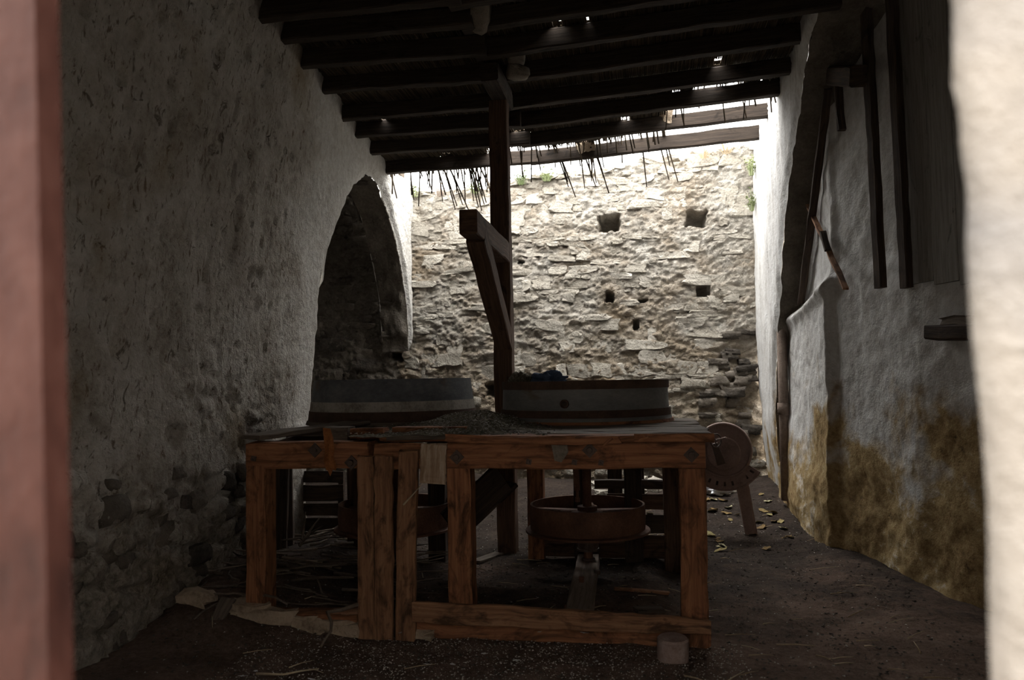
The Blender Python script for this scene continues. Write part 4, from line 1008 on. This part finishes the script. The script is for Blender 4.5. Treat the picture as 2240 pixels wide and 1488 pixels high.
mb.tube([hw + (Vector((.8, .6, 0)) * math.cos(t) + Vector((0, 0, 1)) * math.sin(t)) * .062 for t in np.linspace(0, 2 * math.pi, 25)], .008, 6); hwo = mb.build('handwheel', 'iron', ma)
for t in (.4, 2.5, 4.6):
    mb = MB(); mb.tube([hw, hw + (Vector((.8, .6, 0)) * math.cos(t) + Vector((0, 0, 1)) * math.sin(t)) * .062], .006, 6); mb.build('wheel_spoke', 'iron', hwo)
mb = MB(); mb.tube([hw - ax * .03, hw + Vector((.09, -.03, .03))], .009, 8); mb.build('wheel_shaft', 'machine', hwo)
mb = MB(); mb.timber(hw + Vector((-.01, .05, -.03)), at_v(1578, 1016, mv - .1), .055, .04, up=(0, 1, 0), rough=.002, w1=.075); mb.build('crank_arm', 'iron', ma)

mb = MB(); sector(r0, r1 - .02, a0, a1, 16); 
for v_ in range(len(mb.v)): mb.v[v_] = tuple(Vector(mb.v[v_]) - ax * .03)
mb.build('back_plate', 'iron', ma)
# white plastic bag
p = at_z(1566, 1086, .16); 
tag(blob('plastic_bag', (p.x, p.y + .05, fz(p.x, p.y) + .05), (.34, .26, .15), 'plastic', None, 5, .7, 44, 26, 4.0), 'crumpled white plastic bag on the floor beside the iron machine', 'bag')

# ================================================================== RECESS DETAILS ON THE RIGHT
pw, nw = Vector((1.60, 6.80, 0)), Vector((-.96, -.29, 0)).normalized()
def onw(px, py, off): return at_plane(px, py, pw + nw * off, nw)
hp = thing('board_hatch', onw(2000, 620, .05), 'dark boarded hatch with two upright battens high in the recess', 'hatch')
for (x0, x1, y0, y1) in ((1912, 1925, 0, 622),):
    pass
xs = [1992, 2046, 2102, 2160, 2220]
for a, b in zip(xs, xs[1:]):
    q0, q1 = onw((a + b) / 2, 618, .03), onw((a + b) / 2 - 10, -40, .03); w = (onw(b, 618, .03) - onw(a, 618, .03)).length - .006
    q1 = Vector((q0.x, q0.y, min(q1.z, 4.9)))
    mb = MB(); mb.timber(q0, q1, w, .03, up=nw, rough=.002, seg=8); mb.build('board', 'board_wash', hp)
for (xb, xt) in ((1927, 1893), (1984, 1950)):
    q0, q1 = onw(xb, 630, .10), onw(xt, 0, .10); mb = MB(); mb.timber(q0, q1 + (q1 - q0) * .06, .085, .055, up=nw, rough=.003); mb.build('batten', 'wood_dark', hp)
sh = thing('wall_ledge', onw(2075, 725, .05), 'small dark wooden ledge fixed to the whitewashed recess wall', 'ledge')
q0, q1 = onw(2040, 728, .05), onw(2135, 728, .05); mb = MB(); mb.timber(q0, q1, .12, .10, rough=.006); mb.build('block', 'wood_dark', sh)
q0, q1 = onw(2068, 703, .05), onw(2135, 703, .05); mb = MB(); mb.timber(q0, q1, .08, .06, rough=.012, ragged=.02); mb.build('crust', 'wood_grey', sh)
sp = thing('leaning_lath', at_u(1850, 630, 1.55), 'thin light brown lath leaning across the lit recess above the ledge', 'lath')
mb = MB(); mb.timber(at_u(1850, 632, 1.575), at_u(1768, 448, 1.565), .02, .045, up=(1, 0, 0), rough=.003); mb.build('strip', 'wood_board', sp)
mb = MB(); mb.timber(at_u(1812, 548, 1.560), at_u(1800, 508, 1.555), .03, .05, up=(1, 0, 0), rough=.004); mb.build('cleat', 'wood_dark', sp)
sp = thing('leaning_board', at_u(1752, 660, 1.56), 'long dark board slanting up along the edge of the blind arch', 'board')
mb = MB(); mb.timber(at_u(1752, 664, 1.55), at_u(1812, 195, 1.56), .03, .065, up=(1, 0, 0), rough=.004, seg=16); mb.build('plank', 'wood_dark', sp)
br = thing('wall_bracket', at_u(1850, 160, 1.62), 'dark wooden bracket block under the blind arch', 'bracket')
mb = MB(); mb.timber(at_u(1824, 166, 1.60), at_u(1878, 166, 1.60), .12, .15, rough=.004); mb.build('block', 'wood_dark', br)
mb = MB(); mb.timber(at_u(1832, 185, 1.60), at_u(1842, 285, 1.60), .06, .06, up=(1, 0, 0), rough=.004, w1=.04); mb.build('drop', 'wood_dark', br)
dp = thing('drain_pipe', (1.44, 8.42, 0), 'brown clay downpipe with a collar at the pier corner', 'pipe')
q0, q1 = Vector((1.425, 8.36, .22)), Vector((1.42, 8.25, 2.2))
mb = MB(); mb.tube([q0, q0.lerp(q1, .4), q1], .05, 16); mb.build('tube', 'pipe', dp, True)
mb = MB(); qa = q0.lerp(q1, .44); mb.tube([qa, qa + Vector((0, 0, .12))], .062, 16); mb.build('collar', 'pipe', dp, True)

# ================================================================== FLOOR LITTER
# lime-coated footing stones under the sill
k = 0
for (px, py, w, h) in ((430, 1388, .18, .12), (548, 1388, .26, .14), (610, 1392, .2, .11), (680, 1388, .17, .11), (745, 1386, .22, .12), (560, 1358, .2, .08), (930, 1392, .14, .06), (650, 1372, .24, .09), (525, 1350, .12, .08)):
    v_ = FV + .03 + random.uniform(-.03, .02); q = at_v(px, py - 8, v_)
    o = put(ST_ROUGH[k % 5], 'footing_stone', (q.x, v_, max(q.z, fz(q.x, v_) + h * .15)), (w, .16, h * .8), (random.uniform(-.1, .1), random.uniform(-.1, .1), random.uniform(-.2, .2)))
    nm = ['far end stone by the lying lath', 'long pale stone under the corner leg', 'middle pale stone under the sill', 'squarish stone below the sill', 'stone against the vertical boards', 'small upper stone at the corner leg', 'low stone behind the kick rail', 'flat stone wedged right under the sill', 'small white stone touching the corner leg'][k]
    tag(o, 'lime-coated footing stone, ' + nm, 'stone', 'footing stones under the mill frame'); k += 1
# lath propped on the stones
lp = thing('propped_lath', at_z(450, 1402, .03), 'dusty grey lath propped against the stones by the wall', 'lath')
mb = MB(); mb.timber(at_v(448, 1405, 4.22), at_v(500, 1310, 4.45), .065, .018, up=(0, -1, .4), rough=.002, w1=.1); mb.build('strip', 'wood_grey', lp)
# concrete stub
q = at_z(1473, 1452, .0); cs = thing('concrete_stub', (q.x, q.y, fz(q.x, q.y)), 'short round pinkish concrete stub before the kick rail', 'block')
mb = MB(); mb.disc((q.x, q.y + .07, fz(q.x, q.y) - .02), .083, .135, (0.02, -.05, 1), 28, .12); mb.build('stub', 'concrete', cs)
# scrap boards on the floor inside the bay
for (pa, pb, w, lab) in (((1140, 1318), (1215, 1338), .06, 'short grey board scrap lying by the bearing plank'), ((1390, 1322), (1450, 1318), .09, 'split grey board scrap lying near the front corner leg'),
                         ((1345, 1284), (1462, 1283), .03, 'reddish stick lying behind the grey board scrap'), ((1040, 1225), (1092, 1208), .09, 'pale board end lying behind the middle leg')):
    a, b = at_z(*pa, .09), at_z(*pb, .09); a.z = fz(a.x, a.y) + .015; b.z = fz(b.x, b.y) + .015
    mb = MB(); mb.timber(a, b, w, .022, rough=.002, ragged=.01); o = mb.build('board_scrap', 'wood_board' if 'reddish' in lab else 'wood_grey'); tag(o, lab, 'board', 'board scraps on the floor')
# reddish tile fragments
for (px, py, lab) in ((760, 1338, 'red tile fragment lying on the sill beside the front boards'), (1245, 1330, 'small reddish chip at the foot of the bearing plank')):
    q = at_v(px, py, FV + .02) if px < 900 else at_z(px, py, .06)
    o = put(stone_mesh(70 + px, 'tile', 2, .8), 'tile_fragment', (q.x, q.y, q.z), (.16 if px < 900 else .05, .08, .022), (0, 0, .2)); tag(o, lab, 'tile')

def twig(pts, r, name, mat, label, cat, group):
    mb = MB(); n = len(pts); mb.tube(pts, [r * (1 - .55 * i / (n - 1)) for i in range(n)], 5); return tag(mb.build(name, mat, None, True), label, cat, group)
def rand_twig(c, L, ang, rise, r, wob=.06):
    pts = []; p = Vector(c); a = ang
    n = 7
    for i in range(n):
        pts.append(p.copy()); a += random.gauss(0, .22); p = p + Vector((math.cos(a), math.sin(a), rise + random.gauss(0, wob))) * (L / n)
    for q in pts: q.z = max(q.z, fz(q.x, q.y) + r)
    return pts
# brushwood heap in the left bay
for k in range(84):
    u_ = random.uniform(-2.75, -1.75); v_ = random.uniform(4.75, 6.2)
    if k < 20: u_, v_ = random.uniform(-2.85, -2.45), random.uniform(4.5, 5.3)
    z_ = fz(u_, v_) + random.uniform(.01, .10)
    twig(rand_twig((u_, v_, z_), random.uniform(.35, .8), random.uniform(-.6, .6) + random.choice([0, math.pi]), random.uniform(-.03, .12), random.uniform(.004, .010)), .008 if k % 3 else .012, 'twig', 'twig',
         'thin bare twig in the brushwood heap under the mill frame', 'twig', 'brushwood under the mill frame')
for k, (pa, pb, lab) in enumerate((((660, 1180), (550 + 118, 1120), 'twig'), ((655, 1195), (698, 1135), 'twig'), ((655, 1190), (706, 1150), 'twig'))):
    a, b = at_v(*pa, 5.3), at_v(*pb, 5.5); twig([a, a.lerp(b, .5) + Vector((.01, 0, .02)), b], .012, 'upright_stick', 'twig', 'pale stick standing up out of the brushwood heap', 'stick', 'sticks standing in the brushwood')
# the bent stick in front of the sill
pts = [at_v(x, y, FV - .12 - .06 * i) for i, (x, y) in enumerate(((783, 1322), (745, 1335), (716, 1340), (725, 1362), (724, 1380), (712, 1398), (702, 1415)))]
for q in pts: q.z = max(q.z, fz(q.x, q.y) + .01)
twig(pts, .013, 'bent_stick', 'twig', 'bent grey stick leaning out over the footing stones', 'stick', None)
pts = [at_z(x, y, .02) for (x, y) in ((560, 1474), (620, 1476), (660, 1468), (698, 1463))]
twig(pts, .007, 'floor_stick', 'straw', 'crooked pale stick lying on the floor in front of the stones', 'stick', None)
pts = [at_v(882, 1105, FV - .09), at_v(905, 1080, FV - .06), at_v(924, 1058, FV - .04)]; twig(pts, .006, 'reed_stalk', 'straw', 'thin reed stalk caught on the pale flaking front board', 'stalk', None)
# straw stalks on the floor
ks = 0
while ks < 110:
    px, py = random.uniform(420, 2100), random.uniform(1100, 1488)
    q = at_z(px, py, .05)
    if not (-2.7 < q.x < 1.5 and 3.0 < q.y < 8.6): continue
    if -2.45 < q.x < .4 and 4.3 < q.y < 4.7: continue
    L = random.uniform(.06, .22); an = random.gauss(0, .7); a = Vector((q.x, q.y, 0)); b = a + Vector((math.cos(an), math.sin(an), 0)) * L
    a.z = fz(a.x, a.y) + .006; b.z = fz(b.x, b.y) + .006 + random.uniform(0, .02)
    where = 'behind the mill frame' if q.y > 6.4 else ('beside the corner leg toward the recess' if q.x > .4 else ('in front of the kick rail' if q.y < 4.45 else 'under the mill frame'))
    twig([a, a.lerp(b, .5) + Vector((0, 0, .004)), b], random.uniform(.0025, .005), 'straw_stalk', 'straw', 'dry straw stalk lying on the dirt ' + where, 'stalk', 'straw stalks ' + where); ks += 1
# fallen leaves at the back
def leafmesh(seed):
    r = random.Random(seed); n = 10; vs = [(0, 0, .01)]; fs = []
    for i in range(n):
        a = 2 * math.pi * i / n; rr = (.5 if i % 2 else .42) * (1 + r.uniform(-.15, .15)); rr *= 1.25 if i == 0 else 1
        vs.append((rr * math.cos(a), rr * .8 * math.sin(a), .10 * r.uniform(-.3, 1.2)))
    top = len(vs); vs += [(x, y, z - .025) for (x, y, z) in vs]
    for i in range(n):
        j = 1 + (i + 1) % n; fs.append((0, 1 + i, j)); fs.append((top, top + j, top + 1 + i)); fs.append((1 + i, top + 1 + i, top + j, j))
    me = bpy.data.meshes.new('leaf'); me.from_pydata(vs, [], fs); me.materials.append(M['leaf']); me.update(); return me
LM = [leafmesh(k) for k in range(5)]
for k in range(64):
    u_, v_ = random.uniform(.35, 1.35), random.uniform(6.9, 9.3)
    if k > 44: u_, v_ = random.uniform(-1.0, .3), random.uniform(6.9, 8.8)
    s_ = random.uniform(.06, .13)
    tag(put(LM[k % 5], 'fallen_leaf', (u_, v_, fz(u_, v_) + .012), (s_, s_, s_), (random.uniform(-.3, .3), random.uniform(-.3, .3), random.uniform(0, 6))),
        'dry fallen leaf on the dirt ' + ('near the iron machine' if k <= 44 else 'behind the open frame bay'), 'leaf', 'fallen leaves ' + ('near the iron machine' if k <= 44 else 'behind the open frame bay'))
# rubble stones along the foot of the back wall
for k in range(22):
    u_ = random.uniform(-.8, 1.3); v_ = random.uniform(8.9, 9.9); a = random.uniform(.08, .22)
    tag(put(random.choice(ST_LIGHT), 'rubble_stone', (u_, v_, fz(u_, v_) + a * .15), (a * 1.3, a, a * .6), (random.uniform(-.3, .3), 0, random.uniform(0, 3))), 'fallen rubble stone at the foot of the back wall', 'stone', 'rubble at the foot of the back wall')
# chaff: pale specks and crumbs strewn over the dirt, far too many to count
def chips(name, n, sampler, smin, smax, mat, label, cat, lift=.004):
    mb = MB()
    for _ in range(n):
        q = sampler()
        if q is None: continue
        s_ = random.uniform(smin, smax); R = Matrix.Rotation(random.uniform(0, 6), 3, 'Z') @ Matrix.Rotation(random.uniform(-.7, .7), 3, 'X')
        vs = [Vector(q) + R @ Vector(c) * s_ + Vector((0, 0, lift)) for c in ((1, 0, 0), (-.4, .5, 0), (-.5, -.45, .05), (0, 0, .45))]
        mb.add(vs, [(0, 1, 3), (1, 2, 3), (2, 0, 3), (0, 2, 1)])
    return tag(mb.build(name, mat), label, cat, kind='stuff')
def floor_s(u0, u1, v0, v1):
    def f():
        u_, v_ = random.uniform(u0, u1), random.uniform(v0, v1); return (u_, v_, fz(u_, v_))
    return f
def grid_floor(n, u0, u1, v0, v1, pw=1.0):
    us_ = rng.uniform(u0, u1, n); vs_ = v0 + (v1 - v0) * rng.uniform(0, 1, n) ** pw; zs_ = floor_z(us_, vs_)
    it = iter(zip(us_, vs_, zs_)); return lambda: next(it, None)
chips('chaff_front', 5200, grid_floor(5200, -2.2, .5, 3.3, 4.5), .003, .009, 'fleck', 'pale grain chaff strewn in front of the kick rail', 'chaff')
chips('chaff_floor', 1500, grid_floor(1500, -2.6, 1.6, 3.2, 8.8), .004, .012, 'fleck', 'pale specks scattered over the dirt floor', 'chaff')
chips('dark_crumbs', 5000, grid_floor(5000, -2.8, 1.8, 3.2, 8.8), .006, .02, 'stone_dark', 'dark dirt crumbs over the floor', 'dirt')
# a few white feathers
for k, (px, py) in enumerate(((1180, 1386), (1278, 1388), (1130, 1440), (1305, 1440), (990, 1445), (683, 1478), (560, 1455), (1552, 1345), (935, 1440), (1060, 1425), (530, 1470), (875, 1388))):
    q = at_z(px, py, .03); z_ = fz(q.x, q.y)
    if 4.30 < q.y < 4.7: q = at_v(px, py, 4.36); z_ = q.z
    tag(put(LM[k % 5], 'white_feather', (q.x, q.y, z_ + .008), (.045, .02, .03), (0, .2, random.uniform(0, 3))), 'small white feather on the floor at the foot of the mill frame', 'feather', 'white feathers')
for o in bpy.data.objects:
    if o.name.startswith('white_feather'):
        me = o.data
FM = LM[0].copy(); FM.materials.clear(); FM.materials.append(M['feather'])
for o in list(bpy.data.objects):
    if o.name.startswith('white_feather'): o.data = FM
# husks heaped on the table between the casings
def heap_z(u, v): return 1.18 + .10 * np.exp(-((u + 1.16) / .34) ** 2 - ((v - 5.35) / .55) ** 2) + .012 * fbm(u * 9, v * 9, 1, 3)
U, V = np.meshgrid(np.linspace(-1.75, -.55, 60), np.linspace(4.47, 6.28, 80), indexing='ij'); Z = heap_z(U, V) - .010
blk = (np.hypot(U - CR[0], V - CR[1]) < .67) | (np.hypot(U - CL[0], V - CL[1]) < .68)
Z = np.where(blk, np.minimum(Z, 1.185), Z)
heap = tag(sheets_mesh('husk_heap', [(U, V, Z)], 'husk'), 'dusty heap of grain husks spilled on the table between the casings', 'grain husks', kind='stuff')
us_ = rng.normal(-1.13, .26, 7000); vs_ = rng.uniform(4.46, 6.2, 7000); zz = heap_z(us_, vs_)
ok = (np.hypot(us_ - CR[0], vs_ - CR[1]) > .67) & (np.hypot(us_ - CL[0], vs_ - CL[1]) > .68) & (us_ < -.5) & (us_ > -1.8)
it = iter(zip(us_[ok], vs_[ok], zz[ok]))
chips('pale_husks', int(ok.sum() * .22), lambda: next(it, None), .006, .012, 'fleck', 'pale grain flecks on the table heap', 'grain husks', -.002)
chips('husks', int(ok.sum() * .75), lambda: next(it, None), .007, .016, 'husk', 'loose grain husks on the table heap', 'grain husks', -.004)
# ================================================================== WEEDS on the broken wall head
def weed(c, h, n, mat, label, spread=.5, leafy=True):
    t = thing('weed_tuft', c, label, 'weed', 'weeds on the wall head'); mb = MB(); lf_ = MB()
    for k in range(n):
        a = random.uniform(0, 6.28); L = h * random.uniform(.5, 1.1); d = Vector((math.cos(a), math.sin(a), 0)) * spread * random.uniform(.2, 1)
        p0 = Vector(c) + d * .06; p1 = p0 + d * L * .4 + Vector((0, 0, L * .6)); p2 = p1 + d * L * .5 + Vector((0, 0, L * random.uniform(-.2, .4)))
        mb.tube([p0, p1, p2], [.004, .003, .0015], 4)
        if leafy:
            for q in (p1, p1.lerp(p2, .5), p2, p0.lerp(p1, .6)):
                R = Matrix.Rotation(random.uniform(0, 6), 3, 'Z') @ Matrix.Rotation(random.uniform(-1, 1), 3, 'X'); s_ = random.uniform(.02, .04)
                vs = [q + R @ Vector(x) * s_ for x in ((0, 0, 0), (.5, .35, .1), (1.2, 0, 0), (.5, -.35, .1), (.5, 0, -.08))]
                lf_.add(vs, [(0, 1, 4), (1, 2, 4), (2, 3, 4), (3, 0, 4), (0, 3, 2, 1)])
    mb.build('stems', mat, t)
    if leafy: tag(lf_.build('leaves', mat, t), kind='stuff')
for (px, py, h, lab, mt) in ((1140, 388, .28, 'green weed on the wall head just past the tall post', 'green'), (1195, 380, .2, 'small green weed beside the larger one on the wall head', 'green'), (1040, 400, .25, 'green weed on the wall head on the arch side of the post', 'green'),
                             (905, 432, .25, 'green weed at the corner above the arch', 'green'), (960, 425, .3, 'dry branching weed between the arch and the post', 'twig'), (1590, 330, .3, 'dry grass tuft on the wall head near the pier', 'straw'), (1540, 335, .25, 'dry weed stalks beside the grass tuft near the pier', 'straw')):
    q = at_v(px, py, VB - .10); weed((q.x, VB - .10, float(back_top(q.x)) - .05), h, 30, mt, lab, .8, mt == 'green')
q = at_v(1668, 330, 9.8); weed((1.36, 9.6, 3.9), .3, 26, 'green', 'grassy green growth hanging at the pier corner', .5, True)
q = at_v(1668, 330, 9.8); weed((1.38, 9.75, 3.5), .25, 20, 'green', 'mossy tuft below the grassy growth at the pier corner', .4, True)
